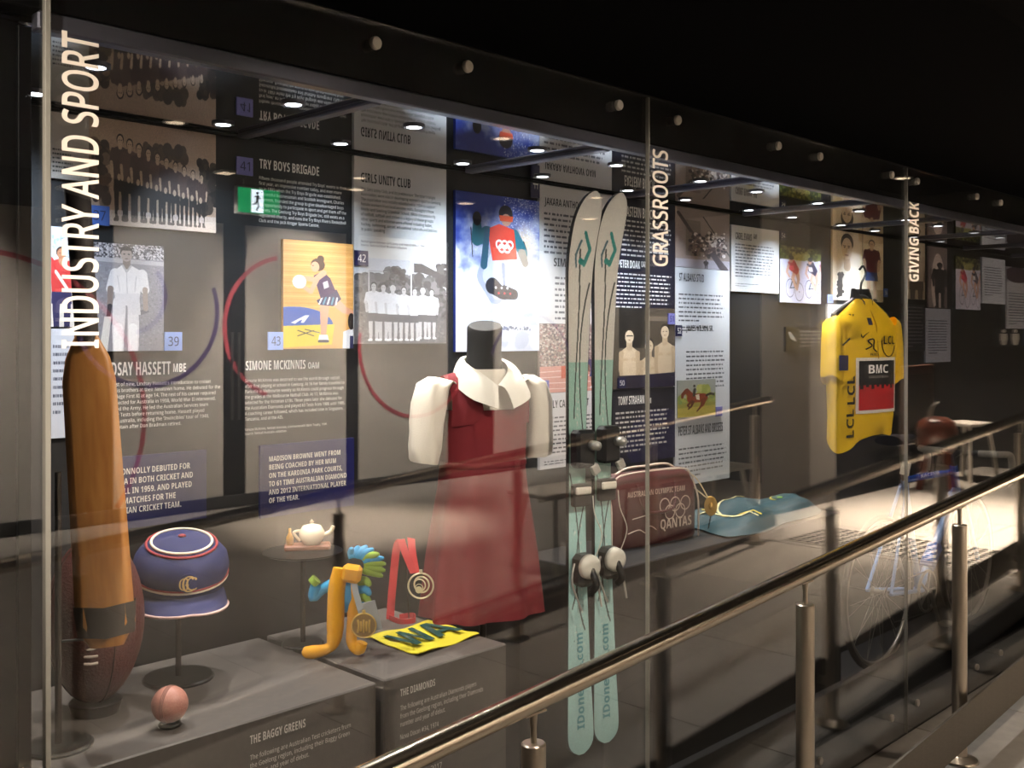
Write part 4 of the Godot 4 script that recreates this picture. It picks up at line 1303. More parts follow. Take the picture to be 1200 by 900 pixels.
func build_bat_and_balls() -> void:
	# cricket bat, toe down, leaning a little
	var foot := on_z(126, 757, -0.2)
	var head := on_z(103, 392, -0.2)
	var o := thing("cricket_bat", "old orange brown cricket bat standing toe down at the case end", "cricket bat", foot, 0.0)
	o.rotation = Vector3(0, -0.55, atan2(foot.x - head.x, head.y - foot.y))
	var wood := grainy("oiled willow", "9a6430", "b98346", 0.012, Vector3(14, 1.6, 14), 0.35, 0.0, 0.0, 5)
	var rows := []
	var L := head.y - foot.y
	for i in 15:
		var f := i / 14.0
		var hw := 0.052
		if f < 0.07:
			hw = 0.052 * sqrt(1.0 - pow(1.0 - f / 0.07, 2.0)) * 0.45 + 0.0286
		elif f > 0.9:
			hw = lerpf(0.052, 0.022, (f - 0.9) / 0.1)
		hw *= lerpf(1.0, 0.86, f)
		var th := lerpf(0.02, 0.011, absf(f - 0.3))
		rows.append([Vector3(-hw, f * L, 0.004), Vector3(-hw * 0.7, f * L, 0.008), Vector3(0, f * L, 0.0095), Vector3(hw * 0.7, f * L, 0.008), Vector3(hw, f * L, 0.004), Vector3(hw * 0.9, f * L, -0.006), Vector3(0, f * L, -th - 0.012), Vector3(-hw * 0.9, f * L, -0.006)])
	part("blade", skin(rows), wood, o)
	part("handle", tube([Vector3(0, L - 0.02, -0.005), Vector3(0, L + 0.1, -0.005), Vector3(0, L + 0.265, -0.005), Vector3(0, L + 0.275, -0.005)], [0.02, 0.021, 0.023, 0.012], 16), grainy("handle twine", "201a17", "3a302a", 0.1, Vector3(4, 40, 4), 0.7), o)
	var wrap := []
	for y in [0.018, 0.075]:
		var w := 0.0535 if y > 0.05 else 0.049
		wrap.append([Vector3(-w, y + 0.004, 0.006), Vector3(0, y - 0.002, 0.012), Vector3(w, y + 0.004, 0.006), Vector3(w, y + 0.004, -0.012), Vector3(0, y, -0.034), Vector3(-w, y + 0.004, -0.012)])
	part("toe_binding", skin(wrap, true, false), grainy("binding tape", "2e2a26", "473f36", 0.08, Vector3.ONE * 12.0, 0.8), o)
	var st := round_stand("bat_stand", "slim black pole stand holding up the cricket bat", Vector3(foot.x - 0.075, PLINTH_TOP, -0.235), 0.5, 0.0, 0.06)
	part("bracket", tube([Vector3(0, 0.19, 0), Vector3(0.05, 0.188, 0.02), Vector3(0.1, 0.186, 0.035)], 0.0025, 8), mat("stand black", "232220", 0.3, 0.3), st)
	# football on end
	var c := on_z(112, 728, -0.36)
	var fb := thing("football", "dark maroon leather football standing on end behind the bat", "football", Vector3(c.x, PLINTH_TOP + 0.02, -0.36))
	var prof := []
	for i in 21:
		var a := PI * i / 20.0
		prof.append(Vector2(maxf(0.0005, sin(a)) * 0.088 * (1.0 + 0.04 * sin(a)), 0.165 - cos(a) * 0.165))
	part("leather", lathe(prof, 28), grainy("maroon leather", "3a1512", "5a2620", 0.06, Vector3.ONE * 9.0, 0.45, 0.0, 0.15), fb)
	var lace := mat("pale lace", "b9aca0", 0.7)
	for k in 5:
		part("lace", tube([Vector3(-0.012, 0, 0.0), Vector3(0, 0, 0.004), Vector3(0.012, 0, 0.0)], 0.0028, 6), lace, fb, Vector3(-0.04, 0.1 + k * 0.014, 0.074), Vector3(0, -0.5, 0))
	for k in 4:
		var sm := []
		for i in 17:
			var a := PI * (0.06 + 0.88 * i / 16.0)
			var r := sin(a) * 0.0915
			sm.append(Vector3(cos(k * PI / 2) * r, 0.165 - cos(a) * 0.165, sin(k * PI / 2) * r))
		part("seam", tube(sm, 0.0014, 5), mat("seam thread", "241009", 0.8), fb)
	part("cup", lathe_hard([Vector2(0, 0), Vector2(0.045, 0), Vector2(0.05, 0.022), Vector2(0.04, 0.02), Vector2(0, 0.01)], 24), mat("stand black", "232220", 0.3, 0.3), fb, Vector3(0, -0.02, 0))
	# cricket ball on a ring
	var b := on_y(199, 851, PLINTH_TOP)
	var ball := thing("cricket_ball", "worn brownish pink cricket ball resting on a small black ring", "ball", Vector3(b.x, PLINTH_TOP + 0.008, b.z))
	var sp := []
	for i in 17:
		var a := PI * i / 16.0
		sp.append(Vector2(maxf(0.0003, sin(a)) * 0.034, 0.034 - cos(a) * 0.034))
	part("leather", lathe(sp, 24), grainy("worn ball", "8a5548", "b07a6a", 0.05, Vector3.ONE * 18.0, 0.5), ball)
	for dx in [-0.003, 0.0, 0.003]:
		var loop := []
		for i in 33:
			var a := TAU * i / 32.0
			loop.append(Vector3(cos(a) * 0.0343, 0.034 + sin(a) * 0.0343, dx))
		part("stitching", tube(loop, 0.0007, 5), mat("ball thread", "6a4238", 0.8), ball, Vector3.ZERO, Vector3(0, 0.6, 0))
	var rg := TorusMesh.new()
	rg.inner_radius = 0.014
	rg.outer_radius = 0.022
	rg.rings = 24
	rg.ring_segments = 10
	var ringo := thing("ball_ring", "small black ring that steadies the cricket ball", "stand", Vector3(b.x, PLINTH_TOP, b.z))
	part("ring", rg, mat("stand black", "232220", 0.3, 0.3), ringo, Vector3(0, 0.004, 0))

# ---------------------------------------------------------------- cap and figurine
func build_caps_and_figures() -> void:
	var base := on_y(209, 795, PLINTH_TOP)
	round_stand("cap_stand", "round pole stand under the navy cricket cap", Vector3(base.x, PLINTH_TOP, base.z), 0.2, 0.03, 0.075)
	var o := thing("cricket_hat", "navy cricket cap with red and cream rings and a gold monogram", "cap", Vector3(base.x + 0.005, PLINTH_TOP + 0.205, base.z), -0.35)
	var navy := grainy("navy wool", "171c44", "20265a", 0.2, Vector3.ONE * 20.0, 0.85)
	var cream := mat("cream piping", "d9cdb8", 0.8)
	var red := mat("cap red", "8a2a2e", 0.8)
	# crown tipped forward; panels meet at the button
	var R := Basis(Vector3(1, 0, 0), 0.22)
	var rows := []
	var prof := [Vector2(0.088, 0.0), Vector2(0.096, 0.02), Vector2(0.1, 0.045), Vector2(0.094, 0.07), Vector2(0.076, 0.09), Vector2(0.048, 0.103), Vector2(0.018, 0.109), Vector2(0.001, 0.11)]
	for p in prof:
		var r := []
		for j in 36:
			var a := TAU * j / 36
			var k := 1.0 + 0.015 * cos(a * 8.0)
			r.append(R * Vector3(p.x * cos(a) * k, p.y, p.x * sin(a) * 1.08 * k))
		rows.append(r)
	part("crown", skin(rows, true, false), navy, o)
	for q in [[0.0965, 0.025, cream, 0.0024], [0.0975, 0.03, red, 0.002], [0.072, 0.0935, red, 0.003], [0.062, 0.0985, cream, 0.003]]:
		var loop := []
		for j in 41:
			var a := TAU * j / 40
			loop.append(R * Vector3(q[0] * cos(a) * 1.01, q[1], q[0] * sin(a) * 1.09))
		part("piping", tube(loop, q[3], 6, false), q[2], o)
	part("button", lathe([Vector2(0.0005, 0.006), Vector2(0.007, 0.004), Vector2(0.009, 0.0), Vector2(0.0005, 0.0)], 12), red, o, R * Vector3(0, 0.109, 0))
	# peak
	var pk := []
	for i in 7:
		var f := i / 6.0
		var rr := []
		for j in 21:
			var a := PI * (0.1 + 0.8 * j / 20.0)
			var r0 := 0.09
			var ext := 0.075 * sin(a) * f
			rr.append(Vector3(cos(a) * (r0 + ext * 0.35), 0.004 - 0.02 * f * f - 0.012 * absf(cos(a)) * f, sin(a) * (r0 * 1.05 + ext)))
		pk.append(rr)
	part("peak", thick_sheet(pk, 0.003), navy, o, Vector3(0, -0.012, 0.0))
	part("peak_edge", tube(pk[6], 0.0028, 6), mat("cap edge pink", "c9a8a0", 0.8), o, Vector3(0, -0.012, 0))
	var gold := mat("gold thread", "c9a96a", 0.6)
	var em := part("emblem", slab(circle_outline(0.02, 0.0, 24), 0.002), navy, o, R * Vector3(0, 0.05, 0.108), Vector3(0.1, 0, 0))
	lettering(em, "G", Vector3(-0.018, -0.014, 0.0014), 0.02, 0.026, gold, font_serif)
	lettering(em, "C", Vector3(-0.004, -0.015, 0.0018), 0.022, 0.028, gold, font_serif)
	lettering(em, "C", Vector3(-0.012, -0.018, 0.0022), 0.024, 0.034, gold, font_serif)
	# figurine on its stand
	var fb := on_y(355, 755, PLINTH_TOP)
	var st := round_stand("figurine_stand", "pole stand with a wide round plate carrying the china teapot", Vector3(fb.x, PLINTH_TOP, fb.z), 0.225, 0.095, 0.05)
	st.set_meta("label", "pole stand with a wide dark round plate carrying the china piece")
	var f := thing("china_figurine", "small cream and gold china piece on the round dark plate", "figurine", Vector3(fb.x + 0.02, PLINTH_TOP + 0.2255, fb.z - 0.01), -0.6)
	var china := mat("cream china", "e6d9bd", 0.25)
	var amber := mat("amber glaze", "c08a2a", 0.3)
	part("foot_board", cbox(Vector3(0.11, 0.012, 0.05), 0.003), mat("red brown board", "8a5238", 0.5), f, Vector3(0, 0.006, 0))
	part("body", lathe([Vector2(0.0005, 0.0), Vector2(0.02, 0.0), Vector2(0.03, 0.016), Vector2(0.031, 0.03), Vector2(0.022, 0.044), Vector2(0.0005, 0.05)], 20), china, f, Vector3(0.01, 0.012, 0))
	part("spout", tube(smooth_path([Vector3(0.035, 0.025, 0), Vector3(0.055, 0.035, 0), Vector3(0.062, 0.048, 0)]), 0.005, 8), china, f, Vector3(0.0, 0.006, 0))
	part("handle", tube(smooth_path([Vector3(-0.018, 0.045, 0), Vector3(-0.033, 0.04, 0), Vector3(-0.018, 0.02, 0)]), 0.0035, 8), china, f)
	part("knob", lathe([Vector2(0.0005, 0.0), Vector2(0.006, 0.004), Vector2(0.0005, 0.011)], 10), china, f, Vector3(0.01, 0.061, 0))
	part("amber_bottle", lathe([Vector2(0.0005, 0), Vector2(0.009, 0), Vector2(0.009, 0.018), Vector2(0.003, 0.03), Vector2(0.003, 0.04), Vector2(0.0005, 0.04)], 12), amber, f, Vector3(-0.042, 0.012, 0.004))

func circle_outline(r: float, y: float, n: int) -> Array:
	var o := []
	for i in n:
		o.append(Vector2(cos(TAU * i / n) * r, y + sin(TAU * i / n) * r))
	return o

# a sheet given as a grid of points, thickened along its normals
func thick_sheet(grid: Array, thick: float) -> ArrayMesh:
	var st := begin(true)
	var nr := grid.size()
	var nc: int = grid[0].size()
	var off := []
	for i in nr:
		var r := []
		for j in nc:
			var a: Vector3 = grid[mini(i + 1, nr - 1)][j] - grid[maxi(i - 1, 0)][j]
			var b: Vector3 = grid[i][mini(j + 1, nc - 1)] - grid[i][maxi(j - 1, 0)]
			r.append(grid[i][j] + a.cross(b).normalized() * thick)
		off.append(r)
	for i in nr - 1:
		for j in nc - 1:
			for k in [[i, j], [i, j + 1], [i + 1, j + 1], [i, j], [i + 1, j + 1], [i + 1, j]]:
				st.add_vertex(grid[k[0]][k[1]])
	for i in nr - 1:
		for j in nc - 1:
			for k in [[i, j], [i + 1, j + 1], [i, j + 1], [i, j], [i + 1, j], [i + 1, j + 1]]:
				st.add_vertex(off[k[0]][k[1]])
	st.set_smooth_group(-1)
	var rim := []
	for j in nc:
		rim.append([0, j])
	for i in range(1, nr):
		rim.append([i, nc - 1])
	for j in range(nc - 2, -1, -1):
		rim.append([nr - 1, j])
	for i in range(nr - 2, 0, -1):
		rim.append([i, 0])
	for k in rim.size():
		var p: Array = rim[k]
		var q: Array = rim[(k + 1) % rim.size()]
		for v in [grid[p[0]][p[1]], grid[q[0]][q[1]], off[q[0]][q[1]], grid[p[0]][p[1]], off[q[0]][q[1]], off[p[0]][p[1]]]:
			st.add_vertex(v)
	return finish(st)

# ---------------------------------------------------------------- toy, medals, bib
func build_plush_and_medals() -> void:
	var g := on_y(402, 766, PLINTH_TOP)
	var o := thing("soft_toy", "yellow plush soft toy with shaggy blue and green tufts", "soft toy", Vector3(g.x, PLINTH_TOP, g.z), -0.75)
	var yel := grainy("yellow plush", "c98a10", "e0a41c", 0.2, Vector3.ONE * 14.0, 0.9)
	var blu := grainy("blue plush", "1d74a8", "38a4d4", 0.2, Vector3.ONE * 14.0, 0.95)
	var grn := grainy("green plush", "5f8a2a", "a3b840", 0.2, Vector3.ONE * 14.0, 0.95)
	# long bent limb with a rounded foot, in local x (picture right), y, z (towards the glass)
	part("limb", tube(smooth_path([Vector3(-0.006, 0.2, 0), Vector3(-0.014, 0.15, 0.006), Vector3(-0.016, 0.09, 0.01), Vector3(-0.018, 0.045, 0.014), Vector3(-0.03, 0.02, 0.02), Vector3(-0.07, 0.013, 0.028), Vector3(-0.088, 0.02, 0.03)]), [0.017, 0.018, 0.018, 0.019, 0.02, 0.02, 0.02, 0.02, 0.02, 0.02, 0.02, 0.02, 0.02, 0.02, 0.02, 0.02, 0.019, 0.018, 0.018, 0.017, 0.016, 0.015, 0.014, 0.013, 0.012, 0.0125, 0.013, 0.014, 0.015, 0.0155, 0.0155, 0.015, 0.0145, 0.013, 0.011, 0.009, 0.006], 14), yel, o)
	part("limb", tube(smooth_path([Vector3(0.018, 0.17, -0.01), Vector3(0.022, 0.09, -0.006), Vector3(0.02, 0.03, 0.0), Vector3(0.038, 0.012, 0.012), Vector3(0.046, 0.03, 0.014)]), 0.013, 12), yel, o)
	part("body", lathe([Vector2(0.0005, 0.09), Vector2(0.022, 0.1), Vector2(0.03, 0.13), Vector2(0.027, 0.165), Vector2(0.016, 0.185), Vector2(0.0005, 0.19)], 18), blu, o, Vector3(0.004, 0, -0.02))
	part("muzzle", cbox(Vector3(0.045, 0.04, 0.035), 0.008), yel, o, Vector3(0.022, 0.19, 0.012), Vector3(0, 0, -0.15))
	var r := RandomNumberGenerator.new()
	r.seed = 12
	# tufts: arcs of plush over the top and down the back
	for k in 9:
		var f := k / 8.0
		var a := lerpf(1.9, -0.5, f)
		var c := Vector3(0.03 + cos(a) * 0.032, 0.205 + sin(a) * 0.03, -0.012)
		var tip := c + Vector3(cos(a) * 0.028 + 0.008, sin(a) * 0.02 - 0.006, r.randf_range(-0.01, 0.014))
		part("tuft", tube(smooth_path([c - Vector3(cos(a), sin(a), 0) * 0.012, c, tip], 4), [0.012, 0.0125, 0.0125, 0.012, 0.0115, 0.01, 0.008, 0.006, 0.003], 10), blu if k < 6 and k != 4 else grn, o)
	for k in 4:
		part("tuft", tube(smooth_path([Vector3(0.036, 0.165 - k * 0.018, -0.014), Vector3(0.052, 0.168 - k * 0.02, -0.006), Vector3(0.064, 0.158 - k * 0.022, 0.0)], 4), [0.011, 0.012, 0.012, 0.011, 0.01, 0.009, 0.008, 0.006, 0.003], 10), grn if k % 2 == 0 else blu, o)
	part("arm", tube(smooth_path([Vector3(-0.02, 0.165, -0.01), Vector3(-0.05, 0.15, 0.0), Vector3(-0.068, 0.135, 0.006), Vector3(-0.062, 0.162, 0.01)], 5), 0.0125, 12), blu, o)
	part("cuff", tube([Vector3(-0.07, 0.168, 0.01), Vector3(-0.06, 0.178, 0.01)], 0.013, 10), grn, o)
	part("back_foot", lathe([Vector2(0.0005, 0), Vector2(0.014, 0.004), Vector2(0.015, 0.02), Vector2(0.0005, 0.032)], 12), blu, o, Vector3(-0.03, 0.03, -0.05))
	part("back_foot", lathe([Vector2(0.0005, 0), Vector2(0.014, 0.004), Vector2(0.015, 0.02), Vector2(0.0005, 0.032)], 12), blu, o, Vector3(0.05, 0.03, -0.03))
	# gold medal hanging on it
	var md := thing("gold_medal", "gold medal with relief figures hanging on the yellow soft toy", "medal", o.to_global(Vector3(0.052, 0.075, 0.035)), -0.75)
	medal_disc(md, 0.029, mat("medal gold", "d9b45a", 0.35, 0.6), mat("medal gold dark", "8a6a2c", 0.45, 0.5), true)
	part("ribbon", band([Vector3(-0.008, 0.035, -0.004), Vector3(-0.02, 0.075, -0.01), Vector3(-0.028, 0.11, -0.02)], Vector3(1, 0.3, 0), 0.014), mat("grey ribbon", "8f979a", 0.7), md)
	part("case_card", cbox(Vector3(0.045, 0.07, 0.002), 0.001), mat("clear card", "8a8f90", 0.3), md, Vector3(0.012, 0.018, -0.006), Vector3(0, 0, 0.25))
	# red ribbon medal
	var q := on_y(470, 729, PLINTH_TOP)
	var m2 := thing("ribbon_medal", "pierced silver medal on a red ribbon draped over a stand", "medal", q, -0.75)
	var red := grainy("red ribbon", "b0242c", "cc3a40", 0.3, Vector3.ONE * 20.0, 0.75)
	part("ribbon", band(smooth_path([Vector3(-0.03, 0.002, -0.02), Vector3(-0.024, 0.08, -0.015), Vector3(-0.012, 0.19, -0.005), Vector3(0.0, 0.215, 0.0)], 5), Vector3(1, 0, 0.25), 0.021), red, m2)
	part("ribbon", band(smooth_path([Vector3(0.0, 0.215, 0.0), Vector3(0.012, 0.18, 0.008), Vector3(0.034, 0.13, 0.014)], 5), Vector3(1, 0.2, 0.1), 0.019), red, m2)
	part("ribbon", band(smooth_path([Vector3(0.026, 0.217, -0.004), Vector3(0.03, 0.18, 0.004), Vector3(0.04, 0.13, 0.013)], 5), Vector3(1, -0.2, 0.1), 0.02), red, m2)
	part("ribbon_coil", band(smooth_path([Vector3(-0.032, 0.008, -0.018), Vector3(0.0, 0.007, 0.02), Vector3(0.035, 0.008, 0.012), Vector3(0.03, 0.012, -0.02), Vector3(-0.005, 0.01, -0.012)], 6), Vector3(0, 1, 0.1), 0.014), red, m2)
	var md2 := Node3D.new()
	md2.name = "medal"
	m2.add_child(md2)
	md2.position = Vector3(0.052, 0.098, 0.018)
	medal_disc(md2, 0.034, mat("medal silver", "d9cdae", 0.35, 0.5), mat("medal silver", "d9cdae", 0.35, 0.5), false)
	part("wire_stand", tube([Vector3(0.02, 0.0, -0.01), Vector3(0.014, 0.12, -0.012), Vector3(0.01, 0.21, -0.008)], 0.0016, 6), mat("stand pole", "55504a", 0.25, 0.8), m2)
	# bib
	var c := on_y(495, 748, PLINTH_TOP)
	var bib := thing("netball_bib", "yellow cloth netball bib with green letters lying on the plinth", "bib", Vector3(c.x, PLINTH_TOP + 0.001, c.z))
	var c0 := on_y(430, 749, PLINTH_TOP)
	var c1 := on_y(502, 729, PLINTH_TOP)
	var c2 := on_y(562, 745, PLINTH_TOP)
	var c3 := on_y(490, 770, PLINTH_TOP)
	var grid := []
	for i in 15:
		var rr := []
		for j in 19:
			var u := j / 18.0
			var v := i / 14.0
			var p := c0.lerp(c1, v).lerp(c3.lerp(c2, v), u) - bib.position
			p.y = 0.002 + 0.0035 * (sin(u * 7.0 + v * 3.0) * sin(v * 5.0 + 1.0)) * 0.8 + (0.004 if (i == 0 and j > 12) else 0.002) + 0.002 * sin(u * 13.0 + v * 8.0)
			p.x += 0.004 * sin(v * 6.0) * (1.0 if j == 18 or j == 0 else 0.0)
			rr.append(p)
		grid.append(rr)
	part("cloth", thick_sheet(grid, 0.0022), grainy("yellow cloth", "cfc02a", "e2d436", 0.3, Vector3.ONE * 20.0, 0.85), bib)
	var teal := mat("dark green felt", "0f3f38", 0.85)
	var ax := (c2 - c3).normalized()
	var ay := (c0 - c3).normalized()
	var lt := Node3D.new()
	lt.name = "team_letters"
	bib.add_child(lt)
	lt.transform = Transform3D(Basis(ax, ay, ax.cross(ay).normalized()), c3 - bib.position + Vector3(0, 0.0115, 0))
	var wl := (c2 - c3).length()
	var hl := (c0 - c3).length()
	lettering(lt, "W", Vector3(wl * 0.08, hl * 0.22, 0), wl * 0.46, hl * 0.56, teal, font_bold, 0.001)
	lettering(lt, "A", Vector3(wl * 0.52, hl * 0.22, 0), wl * 0.4, hl * 0.56, teal, font_bold, 0.001)

func medal_disc(o: Node3D, r: float, m: Material, dark: Material, solid: bool) -> void:
	var rim := TorusMesh.new()
	rim.inner_radius = r * 0.88
	rim.outer_radius = r * 1.02
	rim.rings = 36
	rim.ring_segments = 10
	part("rim", rim, m, o, Vector3.ZERO, Vector3(PI / 2, 0, 0))
	if solid:
		part("disc", lathe_hard([Vector2(0, -0.0015), Vector2(r * 0.93, -0.0015), Vector2(r * 0.93, 0.0015), Vector2(0, 0.0015)], 32), dark, o, Vector3.ZERO, Vector3(PI / 2, 0, 0))
		for k in 5:
			part("relief", tube(smooth_path([Vector3(-0.5 + k * 0.24, -0.55 + 0.1 * (k % 2), 0.0), Vector3(-0.42 + k * 0.22, 0.0, 0.08), Vector3(-0.5 + k * 0.25, 0.5 - 0.12 * (k % 2), 0.0)].map(func(p): return p * r * 0.95), 4), r * 0.09, 8), m, o, Vector3(0, 0, 0.0015))
	else:
		for k in [[0.66, 0.06, 0.1], [0.5, -0.08, 0.05], [0.34, -0.12, -0.18]]:
			var t := TorusMesh.new()
			t.inner_radius = r * k[0] * 0.8
			t.outer_radius = r * k[0]
			t.rings = 28
			t.ring_segments = 8
			part("swirl", t, m, o, Vector3(r * k[1], r * k[2], 0), Vector3(PI / 2, 0, 0.3))
		part("boss", lathe_hard([Vector2(0, -0.001), Vector2(r * 0.26, -0.001), Vector2(r * 0.26, 0.002), Vector2(0, 0.003)], 20), m, o, Vector3(-r * 0.15, -r * 0.3, 0), Vector3(PI / 2, 0, 0))
	part("loop", tube([Vector3(0, r * 1.0, 0), Vector3(0, r * 1.22, 0)], r * 0.13, 8), m, o)

# ---------------------------------------------------------------- school sports uniform on a form
func ring_at(y: float, rx: float, rz: float, n := 40, pleats := 0, depth := 0.0, lean := Vector2.ZERO) -> Array:
	var r := []
	for j in n:
		var a := TAU * j / n
		var k := 1.0 + depth * cos(a * pleats)
		var c := cos(a)
		var s := sin(a)
		r.append(Vector3(signf(c) * pow(absf(c), 0.85) * rx * k + lean.x, y, signf(s) * pow(absf(s), 0.85) * rz * k + lean.y))
	return r

func build_uniform() -> void:
	var p := on_z(566, 700, -0.34)
	var foot := Vector3(p.x, PLINTH_TOP - 0.035, -0.34)
	var turn := -0.25
	# the dress form
	var form := thing("dress_form", "charcoal dress form with a slanted neck wearing the maroon tunic", "dress form", foot, turn)
	var felt := grainy("charcoal felt", "2a2a2b", "363637", 0.2, Vector3.ONE * 12.0, 0.85)
	var neck := []
	for f in [[0.66, 0.055, 0.05, 0.0, 0.0], [0.7, 0.05, 0.047, 0.004, 0.1], [0.735, 0.047, 0.045, 0.006, 0.25], [0.775, 0.047, 0.045, 0.008, 0.3], [0.8, 0.048, 0.046, 0.01, 0.3], [0.806, 0.044, 0.042, 0.011, 0.3]]:
		var r := []
		for j in 28:
			var a := TAU * j / 28
			r.append(Vector3(cos(a) * f[1], f[0] - (sin(a) - 0.5 * cos(a)) * f[2] * f[4], sin(a) * f[2] + f[3]))
		neck.append(r)
	part("neck", skin(neck), felt, form)
	part("torso", skin([ring_at(0.3, 0.075, 0.055), ring_at(0.42, 0.085, 0.06), ring_at(0.55, 0.095, 0.065), ring_at(0.64, 0.08, 0.055), ring_at(0.67, 0.05, 0.045)]), felt, form)
	part("pole", lathe_hard([Vector2(0.009, 0.058 - foot.y), Vector2(0.009, 0.32)], 14), mat("stand black", "232220", 0.3, 0.3), form)
	part("base", lathe_hard([Vector2(0, 0.0), Vector2(0.09, 0.0), Vector2(0.09, 0.005), Vector2(0.0, 0.009)], 28), mat("stand black", "232220", 0.3, 0.3), form, Vector3(0, 0.051 - foot.y, 0))
	# white blouse
	var blouse := thing("blouse", "cream short sleeved blouse with a pointed collar under the tunic", "blouse", foot, turn)
	var cotton := grainy("cream cotton", "c9c2b4", "d8d2c5", 0.1, Vector3.ONE * 10.0, 0.85, 0.0, 0.1)
	part("yoke", skin([ring_at(0.5, 0.11, 0.076), ring_at(0.58, 0.11, 0.076), ring_at(0.64, 0.1, 0.068), ring_at(0.672, 0.072, 0.06), ring_at(0.69, 0.056, 0.052)], true, false), cotton, blouse)
	for s in [-1.0, 1.0]:
		var rows := []
		for q in [[0.65, 0.1, 0.024, 0.036], [0.664, 0.122, 0.034, 0.044], [0.645, 0.148, 0.042, 0.052], [0.6, 0.163, 0.043, 0.056], [0.55, 0.17, 0.042, 0.055], [0.49, 0.174, 0.04, 0.052], [0.455, 0.174, 0.036, 0.047], [0.448, 0.173, 0.033, 0.043]]:
			var r := []
			var tilt: float = 0.5 if q[0] > 0.62 else 0.25
			for j in 32:
				var a := TAU * j / 32
				var w: float = 1.0 + 0.07 * sin(a * 5.0 + q[0] * 26.0) + 0.05 * sin(a * 8.0 - q[0] * 38.0)
				var dx: float = cos(a) * q[2] * w
				r.append(Vector3(s * (q[1] + dx * cos(tilt)), q[0] + dx * sin(tilt) * 0.5, sin(a) * q[3] * w))
			rows.append(r)
		part("sleeve", skin(rows, true, false), cotton, blouse)
		# collar leaf with a long point, as a bent sheet falling from the neck
		var grid := []
		for i in 13:
			var f := i / 12.0
			var a := lerpf(-PI * 0.5, PI * 0.5, f)
			var top := Vector3(s * cos(a) * 0.058, 0.722 - 0.075 * pow(f, 2.2), sin(a) * 0.055 + 0.006 + 0.02 * f)
			var d := lerpf(0.04, 0.092, pow(f, 1.5))
			if f > 0.72:
				d *= 1.0 - 0.45 * (f - 0.72) / 0.28
			var out := Vector3(s * cos(a), 0, sin(a))
			out = (out + Vector3(s * 0.75, 0, 0) * smoothstep(0.55, 1.0, f)).normalized()
			var rr := []
			for j in 6:
				var g := j / 5.0
				rr.append(top + out * d * 0.75 * g + Vector3(0, 0.01 * sin(minf(g * 3.0, PI)) - d * 0.8 * g * g - 0.018 * g * f, 0.012 * g))
			grid.append(rr)
		part("collar", thick_sheet(grid, 0.0022), mat("white collar", "dcd8cd", 0.8), blouse)
	# maroon tunic
	var dress := thing("tunic_dress", "maroon pleated netball tunic hanging on the dress form", "dress", foot, turn)
	var cloth := grainy("maroon cloth", "640c17", "76131f", 0.25, Vector3.ONE * 14.0, 0.85, 0.0, 0.06)
	var rows2 := []
	for q in [[0.04, 0.166, 0.118, 0.07], [0.1, 0.16, 0.113, 0.065], [0.2, 0.15, 0.106, 0.05], [0.3, 0.135, 0.097, 0.035], [0.38, 0.122, 0.09, 0.02], [0.44, 0.117, 0.088, 0.008], [0.5, 0.12, 0.09, 0.0], [0.55, 0.121, 0.09, 0.0], [0.585, 0.119, 0.088, 0.0]]:
		rows2.append(ring_at(q[0], q[1], q[2], 72, 9, q[3]))
	part("skirt_and_bodice", skin(rows2, true, false), cloth, dress)
	part("waistband", skin([ring_at(0.432, 0.118, 0.089, 48), ring_at(0.434, 0.12, 0.091, 48), ring_at(0.446, 0.12, 0.091, 48), ring_at(0.448, 0.118, 0.089, 48)], true, false), cloth, dress)
	# broad shoulder pieces
	for s in [-1.0, 1.0]:
		var g := []
		for q in [[0.55, 0.089, 0.045, 0.117], [0.585, 0.0885, 0.048, 0.117], [0.615, 0.084, 0.052, 0.116], [0.645, 0.066, 0.058, 0.117], [0.668, 0.042, 0.06, 0.12], [0.679, 0.01, 0.06, 0.122], [0.677, -0.02, 0.06, 0.121], [0.655, -0.055, 0.058, 0.118], [0.6, -0.086, 0.05, 0.117]]:
			var rr := []
			for j in 7:
				var f := j / 6.0
				var x := lerpf(q[2], q[3], f)
				rr.append(Vector3(s * x, q[0] + 0.012 * (0.4 - f), q[1] * (0.97 if q[0] < 0.57 and q[1] > 0.0 else 1.03) * pow(maxf(0.05, 1.0 - pow(x / 0.13, 2.35)), 0.425)))
			g.append(rr)
		part("shoulder_piece", thick_sheet(g, 0.003), cloth, dress)
	part("yoke_panel", curved_patch(0.072, 0.515, 0.58, 0.12, 0.0905), mat("maroon yoke", "6e0d18", 0.85), dress)

# a strip that follows an oval body of half width rx and half depth rz
func curved_patch(hx: float, y0: float, y1: float, rx: float, rz: float) -> ArrayMesh:
	var g := []
	for i in 3:
		var r := []
		for j in 13:
			var x := lerpf(-hx, hx, j / 12.0)
			var c := pow(absf(x) / rx, 1.0 / 0.85)
			r.append(Vector3(x, lerpf(y0, y1, i / 2.0), pow(1.0 - c * c, 0.425) * rz + 0.0015))
		g.append(r)
	return thick_sheet(g, 0.001)

